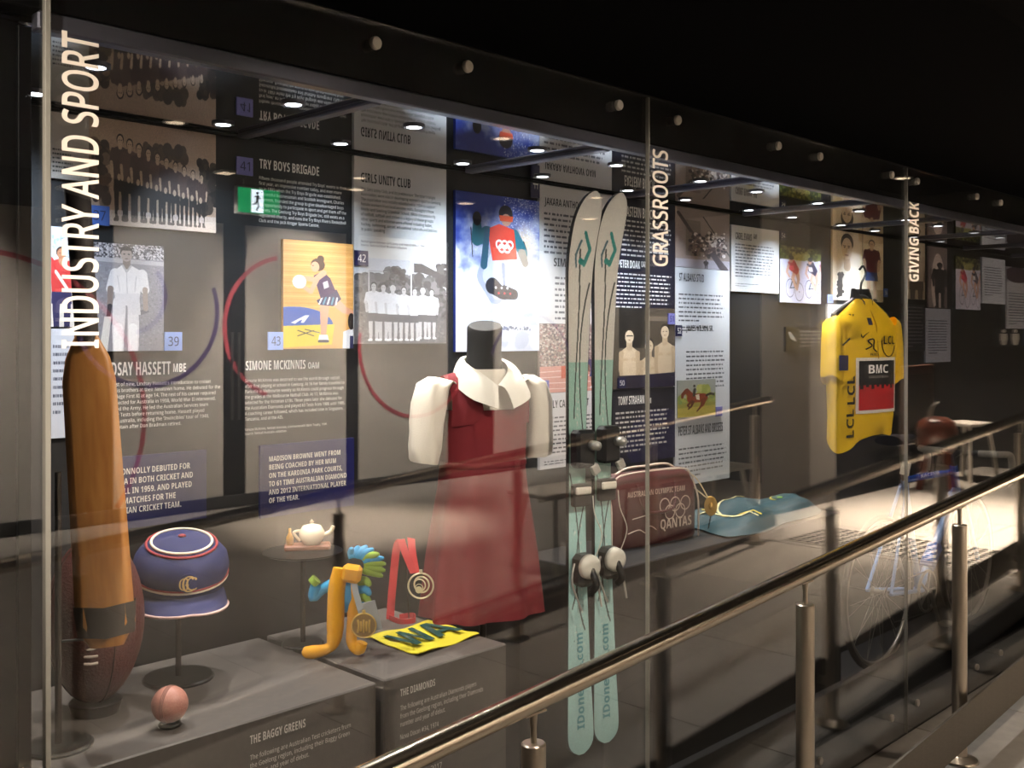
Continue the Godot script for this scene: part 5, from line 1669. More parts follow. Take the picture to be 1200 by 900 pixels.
# ---------------------------------------------------------------- skis
func ski_print() -> Image:
	var im := paint(48, 720, "c4c1b8")
	for y in 720:
		var f := y / 719.0
		var n := 0.5 + 0.5 * sin(y * 0.11) * sin(y * 0.037)
		var c := Color("c4c1b8") if f < 0.3 + 0.03 * n else Color("8fb3a6") if f < 0.55 else Color("9cc4c0")
		im.fill_rect(Rect2i(0, y, 48, 1), c)
	speckle(im, 0.05, 33)
	# worn pale scratches on the mint part
	dabs(im, 70, 34, 0.25, 0.5, 0.75, 0.85, 0.035, ["c9d6d0", "b5cac4", "6f8f88"])
	dabs(im, 40, 35, 0.3, 0.31, 0.7, 0.42, 0.03, ["aab8ae", "bcc2ba"])
	for k in [[0.9, 0.16, 0.3, 0.28, 0.62, 0.38, 0.95, 0.46], [0.4, 0.1, 0.62, 0.2, 0.35, 0.3, 0.3, 0.4], [0.05, 0.5, 0.55, 0.58, 0.85, 0.66, 0.2, 0.74], [0.95, 0.55, 0.4, 0.62, 0.15, 0.7, 0.8, 0.78]]:
		var pts := []
		for i in 25:
			var t := i / 24.0
			var a := Vector2(k[0], k[1])
			var b := Vector2(k[2], k[3])
			var c := Vector2(k[4], k[5])
			var d := Vector2(k[6], k[7])
			pts.append(a.bezier_interpolate(b, c, d, t))
		limb(im, pts, 0.03, 0.03, "2a2f2e")
	limb(im, [Vector2(0.5, 0.07), Vector2(0.78, 0.1), Vector2(0.62, 0.125), Vector2(0.45, 0.12)], 0.05, 0.08, "1f7a72")
	limb(im, [Vector2(0.4, 0.085), Vector2(0.25, 0.11), Vector2(0.3, 0.13)], 0.04, 0.03, "3a5a66")
	return im

func build_skis() -> void:
	var m := printed(ski_print(), 0.3)
	var edge := mat("ski edge", "1a1a1c", 0.4, 0.5)
	var specs := [[684, 227, 681, 884, "narrow mint and white mogul ski, the one beside the maroon tunic"], [714, 229, 711, 870, "narrow mint and white mogul ski, the one farther from the maroon tunic"]]
	for k in 2:
		var s: Array = specs[k]
		var top := on_z(s[0], s[1], -0.13)
		var foot := on_z(s[2], s[3], -0.13)
		var o := thing("ski", s[4], "ski", foot, -0.18, "pair of mogul skis")
		var L := top.y - foot.y
		o.rotation.z = atan2(foot.x - top.x, L) * 0.4
		var core := []
		var cuts := [0.0, 0.002, 0.006, 0.012, 0.02, 0.03]
		for i in 30:
			cuts.append(0.05 + i * 0.03)
		cuts.append_array([0.935, 0.945, 0.955, 0.965, 0.974, 0.982, 0.989, 0.994, 0.998, 1.0])
		var n: int = cuts.size() - 1
		for f in cuts:
			var w := 0.045 - 0.015 * sin(clampf((f - 0.05) / 0.85, 0, 1) * PI)
			if f > 0.93:
				w *= pow(maxf(0.02, 1.0 - pow((f - 0.93) / 0.07, 2.6)), 0.5)
			elif f < 0.03:
				w *= sqrt(maxf(0.05, 1.0 - pow(1.0 - f / 0.03, 2.0)))
			var z := -0.02 * sin(f * PI) + (0.055 * pow((f - 0.84) / 0.16, 2.0) if f > 0.84 else 0.0)
			core.append([Vector3(-w, f * L, z), Vector3(w, f * L, z), Vector3(w, f * L, z - 0.01), Vector3(-w, f * L, z - 0.01)])
		part("core", skin(core, true, true, false), edge, o)
		var sheet := []
		var heights := []
		for i in range(n, -1, -1):
			var r: Array = core[i]
			heights.append(1.0 - float(cuts[i]))
			sheet.append([r[0] + Vector3(0.002, 0, 0.0012), r[1] + Vector3(-0.002, 0, 0.0012)])
		part("top_sheet", skin(sheet, false, false, true, true, heights), m, o)
		var black := mat("binding black", "161617", 0.4)
		var silver := mat("binding silver", "b9b6ae", 0.35, 0.6)
		var pale := mat("binding pale", "cfcabc", 0.5)
		# toe piece, brake plate and heel piece
		var toe := part("toe_binding", cbox(Vector3(0.062, 0.1, 0.04), 0.008), black, o, Vector3(0, L * 0.545, 0.004))
		part("toe_lug", lathe([Vector2(0.0005, 0), Vector2(0.014, 0.004), Vector2(0.012, 0.03), Vector2(0.0005, 0.036)], 14), silver, toe, Vector3(0.012, 0.01, 0.02), Vector3(PI / 2, 0, 0))
		part("wing", cbox(Vector3(0.026, 0.028, 0.012), 0.003), silver, toe, Vector3(0.03, -0.055, 0.016), Vector3(0, 0, 0.5))
		var plate := part("brake_plate", cbox(Vector3(0.058, 0.06, 0.02), 0.004), black, o, Vector3(0, L * 0.462, -0.004))
		part("pad", cbox(Vector3(0.05, 0.02, 0.01), 0.003), pale, plate, Vector3(0, 0.012, 0.012))
		var heel := part("heel_binding", cbox(Vector3(0.056, 0.085, 0.05), 0.012), mat("binding grey", "3a3835", 0.4), o, Vector3(0, L * 0.33, 0.008))
		part("heel_cup", lathe([Vector2(0.0005, 0.0), Vector2(0.033, 0.0), Vector2(0.031, 0.014), Vector2(0.016, 0.02), Vector2(0.0005, 0.02)], 24), pale, heel, Vector3(0, 0.012, 0.02), Vector3(PI / 2, 0, 0))
		part("heel_lever", tube(smooth_path([Vector3(0, 0.01, 0.03), Vector3(0.004, -0.03, 0.048), Vector3(0.0, -0.05, 0.036)], 5), 0.01, 10), black, heel)
		for s2 in [-1.0, 1.0]:
			part("brake_arm", tube(smooth_path([Vector3(s2 * 0.03, 0.02, 0.0), Vector3(s2 * 0.042, -0.03, 0.006), Vector3(s2 * 0.034 + 0.012, -0.1, 0.02)], 5), 0.0028, 8), silver, heel)
		part("leash", tube(smooth_path([Vector3(0.03, L * 0.46, 0.01), Vector3(0.02, L * 0.43, 0.03), Vector3(0.045, L * 0.39, 0.03), Vector3(0.03, L * 0.35, 0.02)], 6), 0.0014, 6), pale, o)
		# print along the tail
		var tail := Node3D.new()
		tail.name = "tail_print"
		o.add_child(tail)
		tail.position = Vector3(0.012, L * 0.045, 0.0005)
		tail.rotation.x = -0.036
		lettering(tail, "IDone-ski.com", Vector3.ZERO, L * 0.17, 0.026, mat("teal print", "4c8f96", 0.4), font_bold, 0.0006, PI / 2)
	var p := on_z(700, 880, -0.15)
	var br := thing("ski_bracket", "thin black wire bracket that holds the skis upright", "bracket", Vector3(p.x, 1.72, -0.155))
	part("wire", tube([Vector3(-0.09, 0, 0), Vector3(0.09, -0.02, 0)], 0.002, 6), mat("stand black", "232220", 0.3, 0.3), br)
	part("wall_arm", tube([Vector3(0.03, -0.012, 0), Vector3(0.03, -0.012, -0.02)], 0.003, 6), mat("stand black", "232220", 0.3, 0.3), br)

# ---------------------------------------------------------------- travel bag, medal, jacket
func build_bag_and_jacket() -> void:
	var a := on_z(722, 620, -0.4)
	var b := on_z(810, 620, -0.4)
	var w := b.x - a.x
	var base := 0.82
	var h := 0.235
	var o := thing("travel_bag", "maroon vinyl airline bag printed with interlocking rings", "bag", Vector3((a.x + b.x) / 2, base, -0.44), -0.12)
	var vinyl := grainy("maroon vinyl", "3c1216", "4c191d", 0.1, Vector3.ONE * 8.0, 0.35, 0.0, 0.1)
	var rows := []
	for q in [[0.0, 0.96, 0.055], [0.01, 1.0, 0.06], [0.12, 1.0, 0.062], [0.18, 0.99, 0.055], [0.215, 0.93, 0.038], [h, 0.82, 0.016]]:
		var r := []
		for j in 40:
			var t := TAU * j / 40
			r.append(Vector3(signf(cos(t)) * pow(absf(cos(t)), 0.35) * w / 2 * q[1], q[0], signf(sin(t)) * pow(absf(sin(t)), 0.5) * q[2]))
		rows.append(r)
	part("body", skin(rows), vinyl, o)
	var cream := mat("cream piping print", "c9b8a8", 0.5)
	var pip := []
	for q in [[-0.5, 0.0], [-0.5, 0.12], [-0.485, 0.18], [-0.44, 0.215], [-0.3, 0.236], [0.3, 0.236], [0.44, 0.215], [0.485, 0.18], [0.5, 0.12], [0.5, 0.0]]:
		pip.append(Vector3(q[0] * w, q[1], 0.05 if q[1] < 0.15 else 0.036))
	part("piping", tube(smooth_path(pip, 4), 0.003, 8), cream, o)
	part("handle", tube(smooth_path([Vector3(-0.09, 0.2, 0.045), Vector3(-0.07, 0.12, 0.066), Vector3(0.0, 0.105, 0.068), Vector3(0.07, 0.12, 0.066), Vector3(0.09, 0.2, 0.045)], 5), 0.005, 8), vinyl, o)
	part("shoulder_strap", tube(smooth_path([Vector3(-w * 0.48, 0.19, 0), Vector3(-w * 0.3, 0.245, 0.01), Vector3(0, 0.25, 0.0), Vector3(w * 0.3, 0.245, -0.01), Vector3(w * 0.48, 0.19, 0)], 5), 0.004, 8), cream, o)
	var z := 0.068
	lettering(o, "AUSTRALIAN OLYMPIC TEAM", Vector3(-0.15, 0.165, z - 0.002), 0.27, 0.018, cream)
	for i in 5:
		var t := TorusMesh.new()
		t.inner_radius = 0.021
		t.outer_radius = 0.0245
		t.rings = 28
		t.ring_segments = 6
		part("printed_ring", t, cream, o, Vector3(0.02 + (i % 3) * 0.05 + (0.025 if i > 2 else 0.0), 0.125 - (0.024 if i > 2 else 0.0), z), Vector3(PI / 2, 0, 0)).scale = Vector3(1, 0.3, 1)
	lettering(o, "QANTAS", Vector3(0.0, 0.04, z), 0.15, 0.04, cream)
	part("signature", tube(smooth_path([Vector3(-0.15, 0.05, z), Vector3(-0.1, 0.058, z), Vector3(-0.07, 0.045, z), Vector3(-0.05, 0.065, z), Vector3(-0.02, 0.05, z)], 5), 0.0015, 5), cream, o)
	part("signature", tube(smooth_path([Vector3(-0.13, 0.095, z), Vector3(-0.08, 0.1, z), Vector3(-0.02, 0.108, z)], 5), 0.0015, 5), cream, o)
	# gold medal on a cord, leaning from the bag
	var gm := thing("corded_medal", "oval gold medal on a thin cream cord beside the maroon bag", "medal", on_z(833, 593, -0.36), -0.4)
	var gold := mat("medal bright gold", "d9ac58", 0.35, 0.6)
	var disc := part("disc", lathe_hard([Vector2(0, -0.002), Vector2(0.028, -0.002), Vector2(0.03, 0.0), Vector2(0.028, 0.002), Vector2(0, 0.002)], 32), gold, gm, Vector3.ZERO, Vector3(PI / 2, 0, 0.5))
	disc.scale = Vector3(0.75, 1, 1.15)
	part("relief", lathe([Vector2(0.0005, 0.0), Vector2(0.011, 0.0), Vector2(0.007, 0.003), Vector2(0.0005, 0.004)], 16), gold, disc, Vector3(0, 0.002, 0))
	part("cord", tube(smooth_path([Vector3(-0.015, 0.028, 0), Vector3(-0.1, 0.09, -0.01), Vector3(-0.19, 0.118, -0.005), Vector3(-0.26, 0.11, 0.01)], 6), 0.0024, 6), mat("cream cord", "c9b690", 0.7), gm)
	part("cord", tube(smooth_path([Vector3(-0.012, 0.03, 0), Vector3(-0.05, 0.1, -0.02), Vector3(-0.12, 0.135, -0.02)], 6), 0.0024, 6), mat("cream cord", "c9b690", 0.7), gm)
	part("foot_prop", tube([Vector3(0, -0.03, 0), Vector3(0.0, base + 0.001 - gm.position.y, -0.02)], 0.002, 6), mat("stand pole", "55504a", 0.25, 0.8), gm)
	# folded teal jacket
	var j0 := on_y(832, 588, 0.82)
	var jk := thing("tracksuit_jacket", "folded teal tracksuit jacket with cream and gold stripes", "jacket", Vector3(3.37, 0.82, -0.41), 0.05)
	var teal := grainy("teal cloth", "053038", "083e48", 0.15, Vector3.ONE * 8.0, 0.6, 0.0, 0.12)
	var grid := []
	var n := FastNoiseLite.new()
	n.seed = 3
	n.frequency = 4.0
	for i in 17:
		var r := []
		for j in 33:
			var u := j / 32.0
			var v := i / 16.0
			var x := lerpf(-0.38, 0.36, u) + 0.03 * sin(v * 5.0)
			var zz := lerpf(-0.15, 0.16, v) * (1.0 - 0.35 * pow(absf(u - 0.45) * 1.9, 3.0)) + 0.015 * sin(u * 9.0)
			var e := minf(minf(u, 1.0 - u) * 9.0, minf(v, 1.0 - v) * 6.0)
			var y := 0.004 + minf(1.0, e) * (0.045 + 0.02 * n.get_noise_2d(x, zz) + 0.012 * sin(u * 14.0 + v * 4.0))
			r.append(Vector3(x, y, zz))
		grid.append(r)
	part("cloth", thick_sheet(grid, 0.003), teal, jk)
	part("cloth_underside", cbox(Vector3(0.64, 0.006, 0.24), 0.002), teal, jk, Vector3(0, 0.004, 0))
	var stripe := mat("cream stripe", "d8cf9a", 0.7)
	var goldm := mat("gold stripe", "c9b040", 0.7)
	var lay := func(x: float, zz: float, lift: float) -> Vector3:
		var best := 1e9
		var y := 0.05
		for r in grid:
			for p in r:
				var dd := Vector2(p.x - x, p.z - zz).length_squared()
				if dd < best:
					best = dd
					y = p.y
		return Vector3(x, y + lift, zz)
	for k in 2:
		var pth := []
		for i in 8:
			var f := i / 7.0
			pth.append(lay.call(-0.3 + k * 0.024 + 0.09 * f, -0.06 + 0.19 * f, 0.006))
		part("stripe", band(pth, Vector3(1, 0.1, -0.4), 0.011), stripe if k == 0 else goldm, jk)
	var pth2 := []
	for i in 12:
		var f := i / 11.0
		pth2.append(lay.call(-0.24 + 0.34 * f, 0.0 - 0.1 * minf(1.0, f * 2.5), 0.006))
	part("stripe", band(pth2, Vector3(0.15, 0.3, 1), 0.009), stripe, jk)
	var bp: Vector3 = lay.call(0.2, 0.0, 0.005)
	part("badge", slab(circle_outline(0.035, 0.0, 24), 0.004), goldm, jk, bp, Vector3(-PI / 2 + 0.1, 0, 0)).scale = Vector3(1.5, 1, 1)
	part("badge_field", slab(circle_outline(0.029, 0.0, 24), 0.004), teal, jk, bp + Vector3(0, 0.002, 0), Vector3(-PI / 2 + 0.1, 0, 0)).scale = Vector3(1.5, 1, 1)
	part("badge_leaf", slab([Vector2(-0.02, 0), Vector2(0, 0.012), Vector2(0.02, 0), Vector2(0, -0.012)], 0.004), mat("badge green", "7fae3a", 0.7), jk, bp + Vector3(0, 0.004, 0), Vector3(-PI / 2 + 0.1, 0, 0))

# ---------------------------------------------------------------- yellow jersey
func build_jersey() -> void:
	var c := on_z(1009, 395, -0.35)
	var turn := -0.12
	var y0 := 1.05
	var hang := thing("clothes_hanger", "black hanger with a hook above the yellow cycling jersey", "hanger", Vector3(c.x, y0, -0.35), turn)
	var blackp := mat("hanger black", "101011", 0.5)
	part("bar", tube(smooth_path([Vector3(-0.2, 0.535, 0), Vector3(-0.1, 0.585, 0), Vector3(0, 0.62, 0), Vector3(0.1, 0.585, 0), Vector3(0.2, 0.535, 0)], 4), 0.012, 10), blackp, hang)
	part("hook", tube(smooth_path([Vector3(0, 0.62, 0), Vector3(0, 0.67, 0), Vector3(0.02, 0.7, 0), Vector3(0.035, 0.725, 0), Vector3(0.015, 0.75, 0), Vector3(-0.01, 0.735, 0)], 5), 0.005, 8), blackp, hang)
	part("wire", tube([Vector3(0.012, 0.745, 0), Vector3(0.012, CASE_TOP - y0 - 0.012, 0)], 0.001, 6), blackp, hang)
	var o := thing("cycling_jersey", "yellow cycling jersey with black and red chest panel on a hanger", "jersey", Vector3(c.x, y0, -0.35), turn)
	var yel := grainy("yellow lycra", "d6ac00", "e6bc06", 0.15, Vector3.ONE * 6.0, 0.6, 0.0, 0.05)
	var rows := []
	# height, half width, half depth, shift
	for q in [[0.0, 0.205, 0.06, -0.01], [0.03, 0.21, 0.064, -0.008], [0.12, 0.212, 0.068, 0.0], [0.25, 0.22, 0.074, 0.0], [0.38, 0.232, 0.08, 0.0], [0.46, 0.235, 0.078, 0.0], [0.51, 0.215, 0.066, 0.0], [0.55, 0.17, 0.05, 0.0], [0.59, 0.1, 0.036, 0.0], [0.61, 0.06, 0.032, 0.0]]:
		var r := []
		for j in 56:
			var a := TAU * j / 56
			var w: float = q[2] * (1.0 + 0.1 * sin(a * 9.0 + q[0] * 10.0) * clampf(1.0 - q[0] * 3.0, 0, 1))
			var hem: float = (-0.02 - 0.03 * cos(a) + 0.02 * sin(a * 3.0)) * clampf(1.0 - q[0] * 10.0, 0, 1)
			r.append(Vector3(signf(cos(a)) * pow(absf(cos(a)), 0.8) * q[1] + q[3], q[0] - hem * (1.0 if q[0] < 0.02 else 0.4), sin(a) * w))
		rows.append(r)
	part("body", skin(rows, true, false), yel, o)
	for s in [-1.0, 1.0]:
		var sr := []
		for q in [[0.5, 0.165, 0.07, 0.056], [0.485, 0.205, 0.062, 0.056], [0.42, 0.228, 0.05, 0.055], [0.35, 0.236, 0.046, 0.053], [0.29, 0.24, 0.047, 0.052], [0.27, 0.24, 0.046, 0.051]]:
			var r := []
			for j in 24:
				var a := TAU * j / 24
				r.append(Vector3(s * (q[1] * (0.87 if s < 0.0 else 1.0) + cos(a) * q[2] * (0.62 if q[0] < 0.45 else 0.85)), q[0] + cos(a) * q[2] * 0.5 + 0.006 * sin(a * 4.0), sin(a) * q[3]))
			sr.append(r)
		part("sleeve", skin(sr, true, false), yel, o)
	var blk := mat("jersey black", "141414", 0.6)
	# collar with an open front
	var cg := []
	for i in 13:
		var a := lerpf(-PI * 1.32, PI * 0.32, i / 12.0)
		var v := Vector3(cos(a) * 0.062, 0.0, sin(a) * 0.038)
		var front := clampf((sin(a) - 0.2) * 1.3, 0, 1)
		cg.append([v + Vector3(0, 0.6 - front * 0.055, 0.01 * front), v * Vector3(0.85, 1, 0.85) + Vector3(0, 0.655 - front * 0.07, 0.012 * front)])
	part("collar", thick_sheet(cg, 0.002), blk, o)
	part("zip", band([Vector3(0.0, 0.56, 0.047), Vector3(0.0, 0.5, 0.073), Vector3(0.0, 0.36, 0.083)], Vector3(1, 0, 0), 0.006, 0.002), mat("zip yellow", "b8900a", 0.5), o)
	# printed panels follow the chest
	part("panel_border", chest_patch(-0.14, 0.155, 0.135, 0.365, 0.0015), mat("jersey white", "d9d4cb", 0.6), o)
	part("panel_black", chest_patch(-0.125, 0.14, 0.25, 0.352, 0.0028), blk, o)
	part("panel_red", chest_patch(-0.125, 0.14, 0.148, 0.252, 0.0028), mat("jersey red", "a80c14", 0.6), o)
	for k in 7:
		part("panel_step", chest_patch(-0.12 + k * 0.036, -0.1 + k * 0.036, 0.235 + 0.008 * (k % 2), 0.256, 0.0036), blk, o)
	var wh := mat("jersey print white", "e8e6e2", 0.6)
	chest_words(o, "BMC", -0.075, 0.08, 0.3, 0.335, wh)
	chest_words(o, "Switzerland", -0.07, 0.075, 0.28, 0.29, mat("jersey print grey", "77736c", 0.6))
	chest_words(o, "LCL", 0.03, 0.14, 0.42, 0.455, blk)
	part("sponsor_ring", chest_ring(0.085, 0.43, 0.062), blk, o)
	part("shoulder_mark", chest_tick(-0.1, 0.455), blk, o)
	# rider scribble
	part("race_emblem", tube(smooth_path([Vector3(-0.09, 0.4, 0.082), Vector3(-0.05, 0.415, 0.084), Vector3(-0.075, 0.435, 0.082), Vector3(-0.035, 0.44, 0.083), Vector3(-0.04, 0.405, 0.085), Vector3(-0.02, 0.39, 0.086)], 4), 0.003, 6), blk, o)
	chest_words(o, "FRANCE", -0.06, 0.0, 0.372, 0.384, blk)
	part("collar_badge", chest_patch(-0.05, -0.02, 0.5, 0.53, 0.004), mat("badge blue", "23244a", 0.6), o)
	chest_words(o, "LCL", -0.17, -0.11, 0.515, 0.545, blk)
	# side panel print, read upwards
	for k in 2:
		lettering(o, "LCL", Vector3(-0.15, 0.04 + k * 0.135, 0.064 + 0.004 * k), 0.115, 0.052, blk, font_bold, 0.001, PI / 2)
	part("sleeve_badge", cbox(Vector3(0.05, 0.062, 0.002), 0.0008), mat("badge blue", "23244a", 0.6), o, Vector3(-0.212, 0.345, 0.058), Vector3(0, -0.2, 0))
	part("sleeve_mark", cbox(Vector3(0.05, 0.008, 0.002), 0.0008), blk, o, Vector3(-0.2, 0.43, 0.062), Vector3(0, -0.2, 0.6))

func chest_z(x: float, y: float) -> float:
	# front of the jersey body at x, y
	var hw := 0.228
	var d := lerpf(0.068, 0.08, clampf(y / 0.4, 0, 1))
	if y > 0.46:
		d = lerpf(0.078, 0.034, clampf((y - 0.46) / 0.14, 0, 1))
		hw = lerpf(0.235, 0.09, clampf((y - 0.46) / 0.14, 0, 1))
	var c := pow(clampf(absf(x) / hw, 0, 0.99), 1.0 / 0.8)
	return sqrt(1.0 - c * c) * d * (1.0 + 0.1 * clampf(1.0 - y * 3.0, 0, 1))

func chest_patch(x0: float, x1: float, y0: float, y1: float, lift: float) -> ArrayMesh:
	var g := []
	for i in 7:
		var r := []
		for j in 11:
			var x := lerpf(x0, x1, j / 10.0)
			var y := lerpf(y0, y1, i / 6.0)
			r.append(Vector3(x, y, chest_z(x, y) + lift))
		g.append(r)
	return skin(g, false, false, true)

func chest_words(o: Node3D, words: String, x0: float, x1: float, y0: float, y1: float, m: Material) -> void:
	# each letter its own flat piece turned with the cloth
	var n := words.length()
	var g := Node3D.new()
	g.name = "print_line"
	o.add_child(g, true)
	for i in n:
		var f := (i + 0.5) / n
		var x := lerpf(x0, x1, f)
		var ym := (y0 + y1) / 2
		var w := (x1 - x0) / n * 0.82
		var slope := (chest_z(x + 0.01, ym) - chest_z(x - 0.01, ym)) / 0.02
		var t := lettering(g, words[i], Vector3.ZERO, w, y1 - y0, m)
		var turn := Basis(Vector3(0, 1, 0), -atan(slope))
		t.transform = Transform3D(turn, Vector3(x, ym, chest_z(x, ym) + 0.005)) * Transform3D(Basis(), Vector3(-w / 2, -(y1 - y0) / 2, 0)) * t.transform

func chest_ring(cx: float, cy: float, r: float) -> ArrayMesh:
	var p := []
	for i in 25:
		var a := lerpf(0.9, 1.85, i / 24.0) * PI + 0.2
		var x := cx + cos(a) * r * 0.95
		var y := cy + sin(a) * r
		p.append(Vector3(x, y, chest_z(x, y) + 0.002))
	return tube(p, 0.0022, 6)

func chest_tick(cx: float, cy: float) -> ArrayMesh:
	var g := []
	for q in [[-0.02, 0.012, -0.006], [-0.008, -0.012, -0.004], [0.01, 0.0, 0.006], [0.045, 0.02, 0.02]]:
		g.append([Vector3(cx + q[0], cy + q[1], chest_z(cx, cy) + 0.003), Vector3(cx + q[0], cy + q[2], chest_z(cx, cy) + 0.003)])
	return skin(g, false, false, false)

# ---------------------------------------------------------------- bicycle
func build_bicycle() -> void:
	var ax := on_z(1030, 680, -0.36)
	var floor_y := 0.051
	var o := thing("racing_bicycle", "blue and white racing bicycle with white drop bars on the case floor", "bicycle", Vector3(ax.x, floor_y, -0.36))
	var blue := mat("bicycle blue", "17479e", 0.25)
	var pale := mat("bicycle pale blue", "7fa3d8", 0.3)
	var rubber := mat("tyre rubber", "2c2926", 0.7)
	var alloy := mat("alloy", "b5b0a6", 0.3, 0.9)
	var tape := grainy("white bar tape", "a9a49a", "c4bfb4", 0.2, Vector3.ONE * 16.0, 0.7, 0.0, 0.2)
	var tyre := TorusMesh.new()
	tyre.inner_radius = 0.312
	tyre.outer_radius = 0.336
	tyre.rings = 64
	tyre.ring_segments = 10
	var rim := TorusMesh.new()
	rim.inner_radius = 0.296
	rim.outer_radius = 0.316
	rim.rings = 64
	rim.ring_segments = 8
	var spoke_mesh := tube([Vector3(0, 0.018, 0), Vector3(0, 0.3, 0)], 0.0011, 5, false)
	for x in [0.0, 1.0]:
		var w := part("wheel", tyre, rubber, o, Vector3(x, 0.336, 0), Vector3(PI / 2, 0, 0))
		part("rim", rim, alloy, w)
		part("hub", lathe_hard([Vector2(0.012, -0.035), Vector2(0.022, -0.03), Vector2(0.012, -0.02), Vector2(0.012, 0.02), Vector2(0.022, 0.03), Vector2(0.012, 0.035)], 16), alloy, w)
		for k in 24:
			var sp := part("spoke", spoke_mesh, alloy, w)
			var a := TAU * k / 24
			sp.transform = Transform3D(Basis(Vector3(0, 1, 0), a) * Basis(Vector3(1, 0, 0), PI / 2), Vector3(0, 0.018 if k % 2 == 0 else -0.018, 0)) 
	var bb := Vector3(0.41, 0.275, 0)
	var seat := Vector3(0.255, 0.8, 0)
	var head_t := Vector3(0.82, 0.815, 0)
	var head_b := Vector3(0.86, 0.68, 0)
	var rear := Vector3(0, 0.336, 0)
	var front := Vector3(1.0, 0.336, 0)
	part("top_tube", tube([seat, head_t + Vector3(0.01, -0.03, 0)], 0.0155, 16), blue, o)
	part("down_tube", tube([bb, head_b + Vector3(-0.005, 0.02, 0)], 0.02, 16), pale, o)
	part("seat_tube", tube([bb, seat], 0.0155, 16), pale, o)
	part("head_tube", tube([head_b, head_t], 0.02, 16), blue, o)
	for s in [-1.0, 1.0]:
		part("chain_stay", tube([bb + Vector3(0, 0, s * 0.02), rear + Vector3(0, 0, s * 0.055)], 0.009, 10), pale, o)
		part("seat_stay", tube([seat + Vector3(0, -0.02, s * 0.014), rear + Vector3(0, 0, s * 0.055)], 0.0075, 10), pale, o)
		part("fork_blade", tube(smooth_path([head_b + Vector3(0.0, -0.01, s * 0.03), Vector3(0.92, 0.5, s * 0.045), front + Vector3(0, 0, s * 0.048)], 5), 0.011, 10), pale, o)
	part("fork_crown", cbox(Vector3(0.04, 0.03, 0.085), 0.01), pale, o, head_b + Vector3(0.003, -0.012, 0))
	part("seat_post", tube([seat, Vector3(0.225, 0.96, 0)], 0.0125, 14), alloy, o)
	# saddle
	var sd := []
	for q in [[-0.12, 0.065, 0.028], [-0.09, 0.07, 0.03], [-0.03, 0.055, 0.028], [0.04, 0.03, 0.022], [0.12, 0.018, 0.018], [0.15, 0.012, 0.012]]:
		var r := []
		for j in 20:
			var a := TAU * j / 20
			r.append(Vector3(0.215 + q[0], 0.985 + sin(a) * q[2] * (1.0 if sin(a) > 0 else 0.6), cos(a) * q[1]))
		sd.append(r)
	part("saddle", skin(sd), mat("saddle black", "15151a", 0.35), o)
	for s in [-1.0, 1.0]:
		part("saddle_rail", tube([Vector3(0.14, 0.967, s * 0.02), Vector3(0.32, 0.962, s * 0.02)], 0.0035, 8), alloy, o)
	# stem, bars and levers
	part("stem", tube([head_t, head_t + Vector3(-0.008, 0.045, 0), head_t + Vector3(0.08, 0.06, 0)], 0.014, 12), mat("saddle black", "15151a", 0.35), o)
	var bar := head_t + Vector3(0.085, 0.06, 0)
	part("bar_centre", tube([bar + Vector3(0, 0, -0.1), bar + Vector3(0, 0, 0.1)], 0.0135, 14), mat("saddle black", "15151a", 0.35), o)
	for s in [-1.0, 1.0]:
		var p := [bar + Vector3(0, 0, s * 0.09), bar + Vector3(0, 0.002, s * 0.19), bar + Vector3(0.03, 0.002, s * 0.21), bar + Vector3(0.085, -0.015, s * 0.21), bar + Vector3(0.1, -0.07, s * 0.21), bar + Vector3(0.07, -0.13, s * 0.212), bar + Vector3(-0.02, -0.145, s * 0.215)]
		var db := part("drop_bar", tube(smooth_path(p, 6), 0.0165, 14), tape, o)
		part("bar_plug", lathe_hard([Vector2(0, -0.004), Vector2(0.017, -0.004), Vector2(0.017, 0.004), Vector2(0, 0.004)], 14), mat("saddle black", "15151a", 0.35), db, p[6], Vector3(0, 0, PI / 2))
		part("brake_lever", tube(smooth_path([bar + Vector3(0.1, 0.0, s * 0.21), bar + Vector3(0.135, -0.05, s * 0.208), bar + Vector3(0.12, -0.12, s * 0.208)], 5), 0.006, 8), alloy, o)
	# cranks
	var ring := TorusMesh.new()
	ring.inner_radius = 0.086
	ring.outer_radius = 0.1
	ring.rings = 48
	ring.ring_segments = 6
	var cw := part("chain_ring", ring, alloy, o, bb + Vector3(0, 0, 0.04), Vector3(PI / 2, 0, 0))
	for k in 5:
		part("spider_arm", tube([Vector3.ZERO, Vector3(cos(TAU * k / 5) * 0.09, 0, sin(TAU * k / 5) * 0.09)], 0.006, 6), alloy, cw)
	part("crank_arm", tube([bb + Vector3(0, 0, 0.055), bb + Vector3(0.08, -0.15, 0.06)], 0.009, 8), alloy, o)
	part("crank_arm", tube([bb + Vector3(0, 0, -0.055), bb + Vector3(-0.08, 0.15, -0.06)], 0.009, 8), alloy, o)
	part("pedal", cbox(Vector3(0.07, 0.018, 0.06), 0.004), alloy, o, bb + Vector3(0.08, -0.155, 0.1))
	part("pedal", cbox(Vector3(0.07, 0.018, 0.06), 0.004), alloy, o, bb + Vector3(-0.08, 0.155, -0.1))
	var chain := []
	for q in [[0.41, 0.37], [0.2, 0.37], [0.0, 0.374], [-0.035, 0.34], [0.0, 0.3], [0.03, 0.24], [0.06, 0.2], [0.2, 0.19], [0.41, 0.178]]:
		chain.append(Vector3(q[0], q[1], 0.042))
	part("chain", tube(chain, 0.003, 5), mat("chain steel", "6a665e", 0.4, 0.8), o)
